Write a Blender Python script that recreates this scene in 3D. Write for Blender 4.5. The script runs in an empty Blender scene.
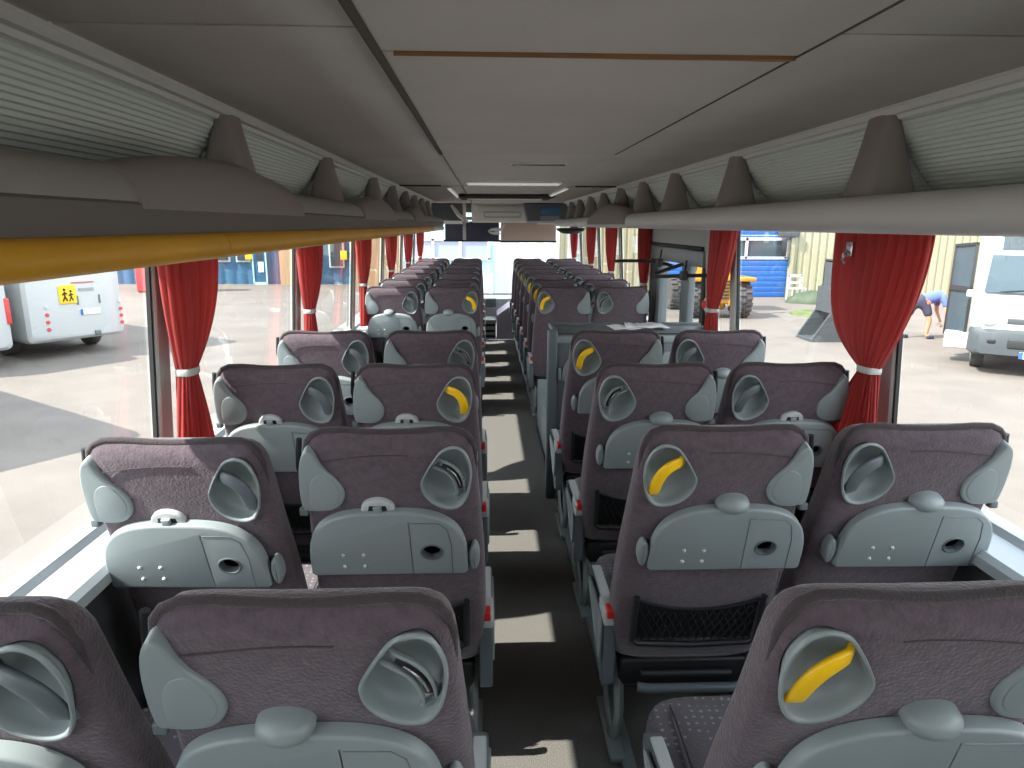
import bpy, bmesh, math, random
from math import sin, cos, pi, atan, atan2, sqrt, radians
from mathutils import Vector, Matrix, Euler
random.seed(7)
scene = bpy.context.scene
COL = scene.collection

# ------------------------------------------------------------------ materials
def s2l(c):
    return tuple((v / 12.92 if v <= 0.04045 else ((v + 0.055) / 1.055) ** 2.4) for v in (x / 255 for x in c)) + (1,)

def mat(name, rgb, rough=0.6, metal=0.0, bump=0.0, scale=200.0, var=0.0, vscale=8.0, sheen=0.0, spec=0.5, detail=3.0):
    m = bpy.data.materials.new(name); m.use_nodes = True
    nt = m.node_tree; b = nt.nodes['Principled BSDF']
    col = s2l(rgb)
    b.inputs['Base Color'].default_value = col
    b.inputs['Roughness'].default_value = rough
    b.inputs['Metallic'].default_value = metal
    b.inputs['Specular IOR Level'].default_value = spec
    if sheen:
        b.inputs['Sheen Weight'].default_value = sheen
        b.inputs['Sheen Roughness'].default_value = 0.5
    tc = nt.nodes.new('ShaderNodeTexCoord')
    if var:
        n = nt.nodes.new('ShaderNodeTexNoise'); n.inputs['Scale'].default_value = vscale; n.inputs['Detail'].default_value = 4
        nt.links.new(tc.outputs['Object'], n.inputs['Vector'])
        r = nt.nodes.new('ShaderNodeValToRGB')
        r.color_ramp.elements[0].position = 0.3; r.color_ramp.elements[1].position = 0.7
        r.color_ramp.elements[0].color = tuple(v * (1 - var) for v in col[:3]) + (1,)
        r.color_ramp.elements[1].color = tuple(min(1, v * (1 + var)) for v in col[:3]) + (1,)
        nt.links.new(n.outputs['Fac'], r.inputs['Fac']); nt.links.new(r.outputs['Color'], b.inputs['Base Color'])
    if bump:
        n2 = nt.nodes.new('ShaderNodeTexNoise'); n2.inputs['Scale'].default_value = scale; n2.inputs['Detail'].default_value = detail
        nt.links.new(tc.outputs['Object'], n2.inputs['Vector'])
        bp = nt.nodes.new('ShaderNodeBump'); bp.inputs['Strength'].default_value = bump; bp.inputs['Distance'].default_value = 0.004
        nt.links.new(n2.outputs['Fac'], bp.inputs['Height']); nt.links.new(bp.outputs['Normal'], b.inputs['Normal'])
    return m

def dots_mat(name, rgb, rgb2):
    m = mat(name, rgb, 0.95, bump=0.5, scale=260, sheen=0.2)
    nt = m.node_tree; b = nt.nodes['Principled BSDF']
    tc = nt.nodes.new('ShaderNodeTexCoord')
    v = nt.nodes.new('ShaderNodeTexVoronoi'); v.inputs['Scale'].default_value = 48; v.inputs['Randomness'].default_value = 0.25
    nt.links.new(tc.outputs['Object'], v.inputs['Vector'])
    r = nt.nodes.new('ShaderNodeValToRGB'); r.color_ramp.elements[0].position = 0.16; r.color_ramp.elements[1].position = 0.24
    r.color_ramp.elements[0].color = s2l(rgb2); r.color_ramp.elements[1].color = s2l(rgb)
    nt.links.new(v.outputs['Distance'], r.inputs['Fac']); nt.links.new(r.outputs['Color'], b.inputs['Base Color'])
    return m

def glass_mat(name, tint=(0.93, 0.95, 0.94, 1), k=1.0):
    m = bpy.data.materials.new(name); m.use_nodes = True; nt = m.node_tree
    for n in list(nt.nodes): nt.nodes.remove(n)
    o = nt.nodes.new('ShaderNodeOutputMaterial'); t = nt.nodes.new('ShaderNodeBsdfTransparent'); g = nt.nodes.new('ShaderNodeBsdfGlossy')
    t.inputs['Color'].default_value = tint; g.inputs['Roughness'].default_value = 0.0
    f = nt.nodes.new('ShaderNodeLayerWeight'); f.inputs['Blend'].default_value = 0.5
    pw = nt.nodes.new('ShaderNodeMath'); pw.operation = 'POWER'; pw.inputs[1].default_value = 4.0
    nt.links.new(f.outputs['Facing'], pw.inputs[0])
    mu = nt.nodes.new('ShaderNodeMath'); mu.operation = 'MULTIPLY_ADD'; mu.inputs[1].default_value = 0.8*k; mu.inputs[2].default_value = 0.055*k
    nt.links.new(pw.outputs[0], mu.inputs[0])
    mx = nt.nodes.new('ShaderNodeMixShader'); nt.links.new(mu.outputs[0], mx.inputs[0])
    nt.links.new(t.outputs[0], mx.inputs[1]); nt.links.new(g.outputs[0], mx.inputs[2]); nt.links.new(mx.outputs[0], o.inputs[0])
    return m

def curtain_mat():
    m = mat('red_cloth', (160, 48, 44), 0.75, bump=0.25, scale=400, sheen=0.2)
    nt = m.node_tree; b = nt.nodes['Principled BSDF']; o = nt.nodes['Material Output']
    tr = nt.nodes.new('ShaderNodeBsdfTranslucent'); tr.inputs['Color'].default_value = s2l((205, 74, 60))
    mx = nt.nodes.new('ShaderNodeMixShader'); mx.inputs[0].default_value = 0.34
    nt.links.new(b.outputs[0], mx.inputs[1]); nt.links.new(tr.outputs[0], mx.inputs[2]); nt.links.new(mx.outputs[0], o.inputs['Surface'])
    return m

M = {}
M['fabric'] = mat('plush_fabric', (88, 77, 83), 0.95, bump=0.6, scale=170, var=0.16, vscale=60, sheen=0.35, spec=0.1)
M['fabric_dark'] = mat('piping_fabric', (70, 63, 65), 0.95, bump=0.6, scale=220, sheen=0.2, spec=0.1)
M['cushion'] = dots_mat('dotted_fabric', (84, 78, 82), (132, 126, 130))
M['plastic'] = mat('grey_plastic', (134, 143, 143), 0.42, bump=0.04, scale=500, var=0.03, vscale=5)
M['plastic_dark'] = mat('dark_grey_plastic', (92, 100, 103), 0.45)
M['plastic_light'] = mat('light_grey_plastic', (178, 182, 180), 0.45)
M['black'] = mat('black_plastic', (30, 31, 33), 0.5)
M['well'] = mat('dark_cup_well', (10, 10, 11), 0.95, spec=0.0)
M['net'] = mat('net_cord', (24, 24, 26), 0.9)
M['yellow'] = mat('yellow_plastic', (252, 200, 24), 0.4)
M['amber'] = mat('amber_rail', (205, 150, 30), 0.45, var=0.12, vscale=3)
M['red'] = mat('red_button', (205, 32, 34), 0.4)
M['metal'] = mat('grey_metal', (132, 140, 138), 0.4, metal=0.3)
M['chrome'] = mat('bright_metal', (200, 200, 200), 0.25, metal=0.9)
M['ceiling'] = mat('ceiling_felt', (202, 195, 187), 0.95, bump=0.35, scale=260, var=0.05, vscale=3)
M['ceiling_gap'] = mat('ceiling_gap', (70, 67, 64), 0.9)
M['seam_grey'] = mat('seam_grey', (84, 80, 76), 0.9)
M['bronze'] = mat('brown_trim', (140, 96, 52), 0.55)
M['rack'] = mat('rack_felt', (150, 146, 143), 0.8, bump=0.3, scale=300)
M['pale_lip'] = mat('pale_lip', (206, 204, 200), 0.45)
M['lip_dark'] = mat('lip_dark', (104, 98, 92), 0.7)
M['rack_fin'] = mat('rack_fin_moulding', (140, 131, 128), 0.7, bump=0.15, scale=400)
M['rib'] = mat('rib_panel', (214, 222, 216), 0.5)
M['alu'] = mat('pale_aluminium', (222, 222, 217), 0.4)
M['carpet'] = mat('aisle_carpet', (102, 99, 94), 1.0, bump=1.0, scale=240, var=0.45, vscale=330, sheen=0.1, spec=0.05)
M['wallfelt'] = mat('wall_felt', (66, 68, 70), 0.95, bump=0.4, scale=200)
M['sill'] = mat('sill_plastic', (168, 176, 178), 0.45)
M['pillar'] = mat('pillar_plastic', (172, 178, 172), 0.5)
M['rubber'] = mat('rubber_seal', (36, 38, 38), 0.6)
M['curtain'] = curtain_mat()
M['glass'] = glass_mat('window_glass', k=1.0)
M['glass_dark'] = mat('vehicle_glass', (60, 72, 78), 0.08)
M['pale_glass'] = mat('pale_hall_glass', (140, 148, 170), 0.2)
M['shaded_white'] = mat('shaded_white_paint', (170, 172, 170), 0.4)  # white paint darkened so its colour carries the shade on the left-hand vehicles
M['white_paint'] = mat('white_paint', (186, 187, 185), 0.35)
M['off_white'] = mat('off_white_panel', (226, 223, 217), 0.6)
M['beige'] = mat('beige_panel', (178, 160, 146), 0.7)
M['navy'] = mat('dark_blue_panel', (38, 40, 58), 0.5)
M['panel_grey'] = mat('door_panel_grey', (166, 168, 164), 0.6)
M['ground'] = mat('asphalt', (104, 96, 88), 0.95, bump=0.5, scale=14, var=0.12, vscale=1.2)
M['blue_door'] = mat('blue_paint', (20, 88, 158), 0.5)
M['blue_wall'] = mat('blue_cladding', (48, 92, 120), 0.6)
M['cream'] = mat('cream_cladding', (150, 146, 118), 0.6)
M['peach'] = mat('peach_render', (160, 134, 102), 0.8)
M['pale_blue'] = mat('pale_blue_cladding', (168, 206, 216), 0.6)
M['loader_yellow'] = mat('loader_yellow', (170, 118, 18), 0.5, var=0.1)
M['tyre'] = mat('tyre_rubber', (70, 68, 66), 0.9)
M['steel'] = mat('worn_steel', (70, 74, 76), 0.6, metal=0.2, var=0.1)
M['bumper'] = mat('grey_bumper', (62, 68, 71), 0.6)
M['tarp'] = mat('green_tarp', (66, 78, 58), 0.7)
M['shirt'] = mat('blue_shirt', (84, 104, 164), 0.9)
M['shorts'] = mat('dark_shorts', (52, 56, 74), 0.9)
M['skin'] = mat('skin', (196, 142, 112), 0.6)
M['hair'] = mat('dark_hair', (48, 38, 32), 0.9)
M['paper'] = mat('paper', (235, 235, 238), 0.8)
M['lamp'] = mat('lamp_diffuser', (232, 232, 226), 0.4)
bl = M['lamp'].node_tree.nodes['Principled BSDF']; bl.inputs['Emission Color'].default_value = (1, .97, .9, 1); bl.inputs['Emission Strength'].default_value = .10
M['lilac'] = mat('lilac_panel', (196, 184, 196), 0.6)
M['sign_yellow'] = mat('sign_yellow', (246, 190, 20), 0.5)
M['red_paint'] = mat('red_paint', (190, 60, 60), 0.5)
M['plate'] = mat('plate_white', (225, 228, 232), 0.5)
M['plate_blue'] = mat('plate_blue', (40, 90, 190), 0.5)
M['screen'] = mat('blue_screen', (70, 110, 150), 0.2)
M['moss'] = mat('weeds', (84, 96, 52), 0.9, var=0.3, vscale=6)

# ------------------------------------------------------------------ mesh builder
class MB:
    def __init__(s): s.v = []; s.f = []
    def add(s, vs, fs):
        o = len(s.v); s.v += [tuple(p) for p in vs]; s.f += [tuple(i + o for i in f) for f in fs]; return s
    def box(s, x0, x1, y0, y1, z0, z1, bev=0.0):
        if bev <= 0:
            s.add([(x0,y0,z0),(x1,y0,z0),(x1,y1,z0),(x0,y1,z0),(x0,y0,z1),(x1,y0,z1),(x1,y1,z1),(x0,y1,z1)],
                  [(0,3,2,1),(4,5,6,7),(0,1,5,4),(1,2,6,5),(2,3,7,6),(3,0,4,7)])
        else:
            bm = bmesh.new(); bmesh.ops.create_cube(bm, size=1)
            for v in bm.verts:
                v.co = Vector((x0+(v.co.x+.5)*(x1-x0), y0+(v.co.y+.5)*(y1-y0), z0+(v.co.z+.5)*(z1-z0)))
            bmesh.ops.bevel(bm, geom=list(bm.edges), offset=bev, segments=3, profile=0.5, affect='EDGES', clamp_overlap=True)
            s.bm(bm)
        return s
    def bm(s, bm):
        bm.verts.index_update()
        s.add([v.co[:] for v in bm.verts], [[v.index for v in f.verts] for f in bm.faces]); bm.free(); return s
    def loft(s, rings, caps=True, closed=True):
        n = len(rings[0]); vs = [p for r in rings for p in r]; fs = []
        for i in range(len(rings) - 1):
            for j in range(n if closed else n - 1):
                a = i*n+j; b = i*n+(j+1) % n
                fs.append((a, b, b+n, a+n))
        if caps:
            fs.append(tuple(range(n-1, -1, -1))); k = (len(rings)-1)*n; fs.append(tuple(range(k, k+n)))
        return s.add(vs, fs)
    def tube(s, pts, r, n=8, flat=1.0, up=(0, 0, 1), caps=True):
        pts = [Vector(p) for p in pts]; rings = []; up = Vector(up)
        for i, p in enumerate(pts):
            t = (pts[min(i+1, len(pts)-1)] - pts[max(i-1, 0)]).normalized()
            a = t.cross(up)
            if a.length < 1e-4: a = t.cross(Vector((1, 0, 0)))
            a.normalize(); b = a.cross(t).normalized()
            rr = r[i] if isinstance(r, (list, tuple)) else r
            rings.append([tuple(p + a*(rr*cos(2*pi*k/n)) + b*(rr*flat*sin(2*pi*k/n))) for k in range(n)])
        return s.loft(rings, caps)
    def lathe(s, c, prof, axis=(0, 0, 1), n=20, caps=True):
        c = Vector(c); ax = Vector(axis).normalized(); a = ax.orthogonal().normalized(); b = ax.cross(a)
        rings = [[tuple(c + ax*h + (a*cos(2*pi*k/n) + b*sin(2*pi*k/n))*r) for k in range(n)] for r, h in prof]
        return s.loft(rings, caps)
    def ribbon_y(s, prof, y0, y1, closed=True, caps=True):
        """profile of (x,z) points pulled along Y"""
        return s.loft([[(x, y0, z) for x, z in prof], [(x, y1, z) for x, z in prof]], caps, closed)
    def mesh(s, name, m, sharp=40):
        me = bpy.data.meshes.new(name); me.from_pydata(s.v, [], s.f)
        bm = bmesh.new(); bm.from_mesh(me); bmesh.ops.recalc_face_normals(bm, faces=bm.faces); bm.to_mesh(me); bm.free()
        me.materials.append(m)
        me.polygons.foreach_set('use_smooth', [True]*len(me.polygons))
        me.set_sharp_from_angle(angle=radians(sharp)); me.update()
        return me
    def build(s, name, m, parent=None, sharp=40):
        o = bpy.data.objects.new(name, s.mesh(name, m, sharp)); COL.objects.link(o)
        if parent: o.parent = parent
        return o

def tag(o, label=None, cat=None, group=None, kind=None):
    if label: o['label'] = label
    if cat: o['category'] = cat
    if group: o['group'] = group
    if kind: o['kind'] = kind
    return o
def thing(name, label, cat, loc=(0, 0, 0), rz=0.0, group=None):
    o = bpy.data.objects.new(name, None); o.empty_display_size = 0.1; COL.objects.link(o)
    o.location = loc; o.rotation_euler = (0, 0, rz)
    return tag(o, label, cat, group)
def struct(o): o['kind'] = 'structure'; return o

# ------------------------------------------------------------------ the coach shell
ZC = 1.83           # ceiling
Y0, Y1 = -0.75, 11.4  # rear and front ends
FRONT = 9.43
struct(MB().box(-1.2, 1.2, Y0, FRONT, -0.12, 0.0).build('floor', M['carpet']))
struct(MB().box(-1.2, 1.2, FRONT, Y1, -0.55, -0.42).build('floor_front', M['plastic_dark']))
# platform rails at the edges of the aisle
for i, sx in enumerate((-1, 1)):
    struct(MB().box(*sorted((sx*0.222, sx*0.262)), Y0, (3.6 if sx > 0 else FRONT), 0.0, 0.022, 0.006).build('trim_%d' % (i+1), M['metal']))
struct(MB().box(0.222, 0.262, 5.62, FRONT, 0.0, 0.022, 0.006).build('trim_3', M['metal']))
# aisle end step edge
struct(MB().box(-0.21, 0.21, FRONT-0.03, FRONT+0.02, -0.1, 0.008).build('trim_4', M['metal']))

XW = 1.2
def wall_side(name, sx, spans):
    m = MB()
    for a, b in spans:
        m.box(*sorted((sx*1.16, sx*1.26)), a, b, -0.9, 0.70)
    return struct(m.build(name, M['wallfelt']))
wall_side('wall_left', -1, [(Y0, Y1)])
wall_side('wall_right', 1, [(Y0, 4.16), (5.62, Y1)])
m = MB(); m.box(-1.26, 1.26, Y0-0.1, Y0, -0.9, 1.42); m.box(-1.26, 1.26, Y0-0.1, Y0, 1.76, 2.0); m.box(-1.26, -1.12, Y0-0.1, Y0, 1.42, 1.76); m.box(1.12, 1.26, Y0-0.1, Y0, 1.42, 1.76)
struct(m.build('wall_back', M['wallfelt']))
struct(MB().add([(-1.12, Y0-.05, 1.42), (1.12, Y0-.05, 1.42), (1.12, Y0-.05, 1.76), (-1.12, Y0-.05, 1.76)], [(0, 1, 2, 3)]).build('window_back_added', M['glass']))  # unseen rear window, added to bring daylight in behind the camera
struct(MB().box(-1.26, 1.26, Y1, Y1+0.06, -0.9, 0.45).build('wall_front', M['plastic_dark']))
def sill(name, sx, spans):
    m = MB()
    for a, b in spans:
        pr = [(1.085, 0.70), (1.085, 0.728), (1.10, 0.742), (1.19, 0.748), (1.205, 0.765), (1.255, 0.765), (1.255, 0.69), (1.16, 0.66)]
        m.ribbon_y([(sx*x, z) for x, z in pr], a, b)
    return struct(m.build(name, M['sill'], sharp=30))
sill('trim_5', -1, [(Y0, Y1)]); sill('trim_6', 1, [(Y0, 4.16), (5.62, Y1)])
# wall heating duct along the left wall
struct(MB().box(-1.16, -1.09, Y0, FRONT, 0.05, 0.2, 0.01).build('baseboard_left', M['plastic_dark']))
struct(MB().box(1.09, 1.16, Y0, 3.5, 0.05, 0.2, 0.01).build('baseboard_right', M['plastic_dark']))

# window pillars and panes
PL = [0.5, 2.15, 3.74, 5.36, 6.9, 8.45, 9.95]
PR = [0.5, 2.235, 3.72, 5.66, 6.95, 8.3, 9.9]
n_trim = 7
LEAN = .05
def pillar(sx, y, w=0.085):
    global n_trim
    m = MB(); pr = [(1.196, -w/2+0.006), (1.196, w/2-0.006), (1.2, w/2), (1.215, w/2), (1.215, -w/2), (1.2, -w/2)]
    m.loft([[(sx*(x-lean), y+dy, z) for x, dy in pr] for z, lean in ((0.74, 0), (1.56, LEAN))])
    o = struct(m.build('trim_%d' % n_trim, M['pillar'], sharp=30)); n_trim += 1
    for d in (-1, 1):
        ya, yb2 = sorted((y+d*w/2, y+d*(w/2+0.012))); MB().loft([[(sx*(x-l), yy, z) for x, yy in ((1.205, ya), (1.205, yb2), (1.217, yb2), (1.217, ya))] for z, l in ((.76, 0), (1.56, LEAN))]).build('rubber_seal', M['rubber'], o)
for y in PL: pillar(-1, y)
for y in PR: pillar(1, y)
pillar(1, 4.11, 0.17)
def pane(n, sx, a, b, z0=0.755, z1=1.6):
    o = MB().add([(sx*1.222, a, z0), (sx*1.222, b, z0), (sx*(1.222-LEAN), b, z1), (sx*(1.222-LEAN), a, z1)], [(0, 1, 2, 3)]).build('window_%d' % n, M['glass'])
    return struct(o)
k = 1
ys = [Y0] + PL + [Y1]
for a, b in zip(ys, ys[1:]): pane(k, -1, a, b); k += 1
ys = [Y0] + PR[:3] + [4.1]
for a, b in zip(ys, ys[1:]): pane(k, 1, a, b); k += 1
ys = PR[3:] + [Y1]
for a, b in zip(ys, ys[1:]): pane(k, 1, a, b); k += 1
# windscreen
o = MB().add([(-1.2, Y1+0.02, 0.42), (1.2, Y1+0.02, 0.42), (1.2, Y1-0.1, 1.75), (-1.2, Y1-0.1, 1.75)], [(0, 1, 2, 3)]).build('window_%d' % k, M['glass']); struct(o)
m = MB(); m.box(-1.26, -1.17, Y1-0.1, Y1+0.06, 0.4, 1.95); m.box(1.17, 1.26, Y1-0.1, Y1+0.06, 0.4, 1.95)
struct(m.build('trim_40', M['off_white']))
# header above side windows (body side) and the roof skin
m = MB()
for sx in (-1, 1):
    m.box(*sorted((sx*1.17, sx*1.27)), Y0, Y1, 1.56, 2.02)
m.box(-1.27, 1.27, Y0-0.1, Y1+0.08, 1.99, 2.05)
m.box(-1.27, 1.27, Y1-0.16, Y1+0.08, 1.74, 2.0)
struct(m.build('roof', M['off_white']))

# ceiling: felt panels with dark gaps between them
CB = 1.83
seams = [Y0, 1.22, 2.86, 4.35]
m = MB()
def cpanel(x0, x1, y0, y1, z, th=0.02): m.box(x0, x1, y0, y1, z, z+th, 0.002)
for a, b in zip(seams, seams[1:]):
    cpanel(-0.341, 0.347, a+0.004, b-0.004, CB-0.006)
sides = [Y0, 1.12, 3.22, 5.0]
for a, b in zip(sides, sides[1:]):
    for s in (-1, 1):
        cpanel(*sorted((s*0.352, s*0.83)), a+0.005, b-0.005, CB+0.004)
# forward part of the ceiling round the hatch
cpanel(-0.34, 0.34, 4.36, 5.1, CB-0.004)
for s in (-1, 1):
    cpanel(*sorted((s*0.352, s*0.83)), 5.02, 5.28, CB+0.004)
    cpanel(*sorted((s*0.352, s*0.83)), 5.36, 9.6, CB+0.004)
cpanel(-0.34, 0.34, 5.3, 6.65, CB+0.0)
cpanel(-0.34, 0.34, 6.85, 9.6, CB+0.0)
struct(m.build('ceiling', M['ceiling'], sharp=30))
m = MB(); m.box(-0.85, 0.85, Y0, 9.7, CB+0.03, CB+0.06)
struct(m.build('ceiling_backing', M['ceiling_gap']))
# raised edge bead along the middle panel
for i, s in enumerate((-1, 1)):
    w = 0.009 if s < 0 else 0.004
    struct(MB().tube([(s*0.347, y, CB-0.004) for y in (Y0, 1.0, 2.86)], w, 8).build('trim_%d' % (41+i), M['seam_grey']))
# peeling brown strip on the cross seam
r = [[(x, 1.222-w, CB-0.012), (x, 1.222+w, CB-0.012), (x, 1.222+w, CB-0.004), (x, 1.222-w, CB-0.004)] for x, w in ((-0.32, .0015), (-0.2, .0015), (-0.1, .0025), (0.0, .0035), (0.1, .0055), (0.2, .0045), (0.25, .006), (0.3, .009), (0.33, .007), (0.345, .001))]
struct(MB().loft(r).build('trim_43', M['bronze']))

# ------------------------------------------------------------------ luggage racks
RY0, RY1 = -0.7, 8.9
def rack(sx):
    left = sx < 0
    side = 'left' if left else 'right'
    t = thing('luggage_rack', 'grey overhead luggage rack along the %s windows%s' % (side, ' with yellow edge rail' if left else ' with a pale slim edge'), 'luggage rack', (sx*0.9, RY0, 1.5), 0, None)
    off = Vector((-sx*0.9, -RY0, -1.5))
    def P(pr): return [(sx*x - sx*0.9, z-1.5) for x, z in pr]
    L = RY1 - RY0
    if left:
        lip = [(0.86, 1.605), (0.80, 1.632), (0.745, 1.638), (0.715, 1.622), (0.70, 1.598), (0.695, 1.575), (0.698, 1.55), (0.712, 1.527), (0.74, 1.516), (1.17, 1.515), (1.17, 1.56), (0.9, 1.58)]
    else:
        lip = [(0.86, 1.600), (0.80, 1.616), (0.745, 1.622), (0.715, 1.612), (0.70, 1.594), (0.697, 1.57), (0.703, 1.548), (0.72, 1.537), (0.75, 1.534), (1.17, 1.525), (1.17, 1.56), (0.9, 1.58)]
    MB().ribbon_y(P(lip), 0, L).build('shelf', M['rack'] if left else M['pale_lip'], t, sharp=50)
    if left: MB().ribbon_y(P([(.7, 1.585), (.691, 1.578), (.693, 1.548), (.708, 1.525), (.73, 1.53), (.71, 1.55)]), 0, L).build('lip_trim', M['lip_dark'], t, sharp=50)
    # ribbed back panels between the fins
    fy = [0.6, 1.80, 2.84, 3.75, 4.5, 5.25, 6.0, 6.75, 7.5, 8.25] if not left else [0.6, 1.90, 3.02, 4.25, 5.1, 5.9, 6.65, 7.4, 8.15]
    ed = [RY0] + fy + [RY1]
    for a, b in zip(ed, ed[1:]):
        pr = []; n = 24
        for i in range(n*2+1):
            q = i/(2*n); x = 0.845 + 0.20*q**1.2; z = 1.80 - 0.235*q
            d = 0.0045 if i % 2 else 0.0
            pr.append((x + d*0.75, z + d*0.65))
        pr += [(1.07, 1.57), (0.87, 1.815)]
        MB().ribbon_y(P(pr), a-RY0+0.012, b-RY0-0.012).build('ribbed_panel', M['rib'], t, sharp=8)
    # top aluminium rail in two steps
    pr = [(0.805, 1.838), (0.80, 1.826), (0.812, 1.815), (0.83, 1.815), (0.836, 1.806), (0.85, 1.803), (0.87, 1.838)]
    MB().ribbon_y(P(pr), 0, L).build('top_rail', M['alu'], t, sharp=25)
    # fins
    for y in fy:
        rings = []
        for q in [i/10 for i in range(11)]:
            z = 1.60 + 0.225*q
            wy = 0.026*(1-q)**1.6 + 0.050
            xi = 0.748 + 0.062*q**0.8; xo = 0.92 - 0.07*q
            ring = []
            for kx in range(16):
                a = 2*pi*kx/16; ca, sa = cos(a), sin(a)
                ring.append((sx*((xi+xo)/2 + (xo-xi)/2*(abs(ca)**0.55)*(1 if ca > 0 else -1)) - sx*0.9, y-RY0 + wy*(abs(sa)**0.6)*(1 if sa > 0 else -1), z-1.5))
            rings.append(ring)
        MB().loft(rings).build('fin', M['rack_fin'], t, sharp=60)
    if left:
        # yellow edge rail in lengths
        segs = [(-0.7, 1.44), (1.444, 3.4), (3.404, 5.36), (5.364, 7.2)]
        for a, b in segs:
            pr = [(0.700, 1.533), (0.690, 1.522), (0.686, 1.507), (0.690, 1.492), (0.703, 1.483), (0.72, 1.484), (0.735, 1.495), (0.738, 1.512), (0.73, 1.527)]
            MB().ribbon_y(P(pr), a-RY0, b-RY0).build('edge_rail', M['amber'], t, sharp=60)
        pr = [(0.700, 1.533), (0.690, 1.522), (0.686, 1.507), (0.690, 1.492), (0.703, 1.483), (0.72, 1.484), (0.735, 1.495), (0.738, 1.512), (0.73, 1.527)]
        o = MB().ribbon_y(P(pr), 7.204-RY0, RY1-RY0).build('edge_rail', M['alu'], t, sharp=60); o['label'] = 'pale edge rail'
    # moulded covers over the shelf edge
    covers = [(1.1, 2.06, 0.045), (3.1, 4.2, 0.05), (5.3, 6.3, 0.05)] if left else [(4.4, 6.0, 0.085)]
    for a, b, hh in covers:
        rings = []
        for i in range(25):
            q = i/24; y = a + (b-a)*q
            sh = sin(pi*min(1, q*1.6)/2)**0.7 if q < 0.55 else cos((q-0.55)/0.45*pi/2)**0.9
            h = hh*max(0.0, sh)
            zt = (1.638 if left else 1.622)
            pr = [(0.80, zt-0.012+h), (0.745, zt+0.001+h), (0.708, zt-0.012+h*0.9), (0.692, zt-0.038+h*0.45), (0.690, zt-0.066), (0.72, zt-0.066), (0.80, zt-0.06)]
            rings.append([(sx*x - sx*0.9, y-RY0, z-1.5) for x, z in pr])
        MB().loft(rings).build('moulded_cover', M['rack_fin'], t, sharp=50)
rack(-1); rack(1)

# ------------------------------------------------------------------ seats
TILT = 0.30; NL = sqrt(1+TILT*TILT)
UP = Vector((0, -TILT/NL, 1/NL)); NR = Vector((0, -1/NL, -TILT/NL)); BP = Vector((0, 0.0, 1.06))
def SP(u, z, w=0.0):
    """point on the seat's rear plane: u across, z height, w outwards to the rear"""
    return Vector((u, 0, 0)) + BP + UP*((z-1.06)*NL) + NR*w
def sup(a, b, n, k, N):
    t = 2*pi*k/N; c, s = cos(t), sin(t)
    return a*abs(c)**(2/n)*(1 if c >= 0 else -1), b*abs(s)**(2/n)*(1 if s >= 0 else -1)
def offset_poly(pts, d):
    n = len(pts); out = []
    area = sum(pts[i][0]*pts[(i+1) % n][1]-pts[(i+1) % n][0]*pts[i][1] for i in range(n))
    sg = 1 if area > 0 else -1
    for i in range(n):
        p0, p1, p2 = pts[i-1], pts[i], pts[(i+1) % n]
        e1 = Vector((p1[0]-p0[0], p1[1]-p0[1])); e2 = Vector((p2[0]-p1[0], p2[1]-p1[1]))
        if e1.length < 1e-9: e1 = e2
        if e2.length < 1e-9: e2 = e1
        n1 = Vector((e1.y, -e1.x)).normalized()*sg; n2 = Vector((e2.y, -e2.x)).normalized()*sg
        nn = (n1+n2)
        nn = nn.normalized()/max(0.5, nn.normalized().dot(n1)) if nn.length > 1e-6 else n1
        out.append((p1[0]+nn.x*d, p1[1]+nn.y*d))
    return out
def slab(outline, w0, w1, bev, steps=3):
    """a plate on the rear plane between depths w0 and w1 with a rounded rear edge"""
    rings = [[SP(u, z, w0) for u, z in outline]]
    for i in range(steps+1):
        a = pi/2*i/steps
        oc = offset_poly(outline, -bev*(1-cos(a)))
        rings.append([SP(u, z, w1-bev+bev*sin(a)) for u, z in oc])
    return MB().loft([[tuple(p) for p in r] for r in rings])
def smooth_loop(pts, n=6):
    out = []; N = len(pts)
    for i in range(N):
        p0, p1, p2, p3 = (Vector(pts[(i+d) % N]) for d in (-1, 0, 1, 2))
        for j in range(n):
            t = j/n
            out.append(tuple(0.5*((2*p1)+(-p0+p2)*t+(2*p0-5*p1+4*p2-p3)*t*t+(-p0+3*p1-3*p2+p3)*t**3)))
    return out
EGG = [(-.31, 1), (.15, .87), (.51, .53), (.82, .15), (1, -.17), (.88, -.55), (.51, -.85), (0, -1), (-.46, -.95), (-.76, -.69), (-.93, -.27), (-1, .2), (-.9, .61), (-.67, .9)]
BU, BV = 0.062, 0.082; BX, BZ = -0.131, 0.968
def egg(m, s=1.0):
    k = 1.0 if m > 0 else .92
    return [(m*(BX + BU*k*s*x), BZ + BV*s*y) for x, y in smooth_loop(EGG, 4)]

def backrest_mb(m):
    rows = []
    spec = [(.335, .165, .03, .03), (.34, .195, .012, .012), (.36, .215, 0, 0), (.45, .222, 0, 0), (.55, .223, 0, 0), (.65, .222, 0, 0), (.75, .219, 0, 0), (.85, .213, 0, 0), (.93, .207, 0, 0), (.99, .203, 0, 0),
            (1.03, .199, .002, .0), (1.05, .194, .006, .004), (1.066, .186, .014, .01), (1.078, .172, .026, .02), (1.085, .150, .038, .032)]
    N = 48; rings = []
    for z, hw, ri, fi in spec:
        yr = TILT*(1.06-z) + ri
        th = 0.105 + 0.03*max(0, min(1, (0.85-z)/0.3))
        yf = TILT*(1.06-z) + th - fi
        cy, hy = (yr+yf)/2, (yf-yr)/2
        ring = []
        for k in range(N):
            a, b = sup(hw, hy, 4.2, k, N)
            # a slightly dished top line
            dz = -0.006*cos(a/hw*pi/2)*max(0, (z-1.0)/0.085)
            ring.append((a, cy+b, z+dz))
        rings.append(ring)
    return MB().loft(rings)
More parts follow.
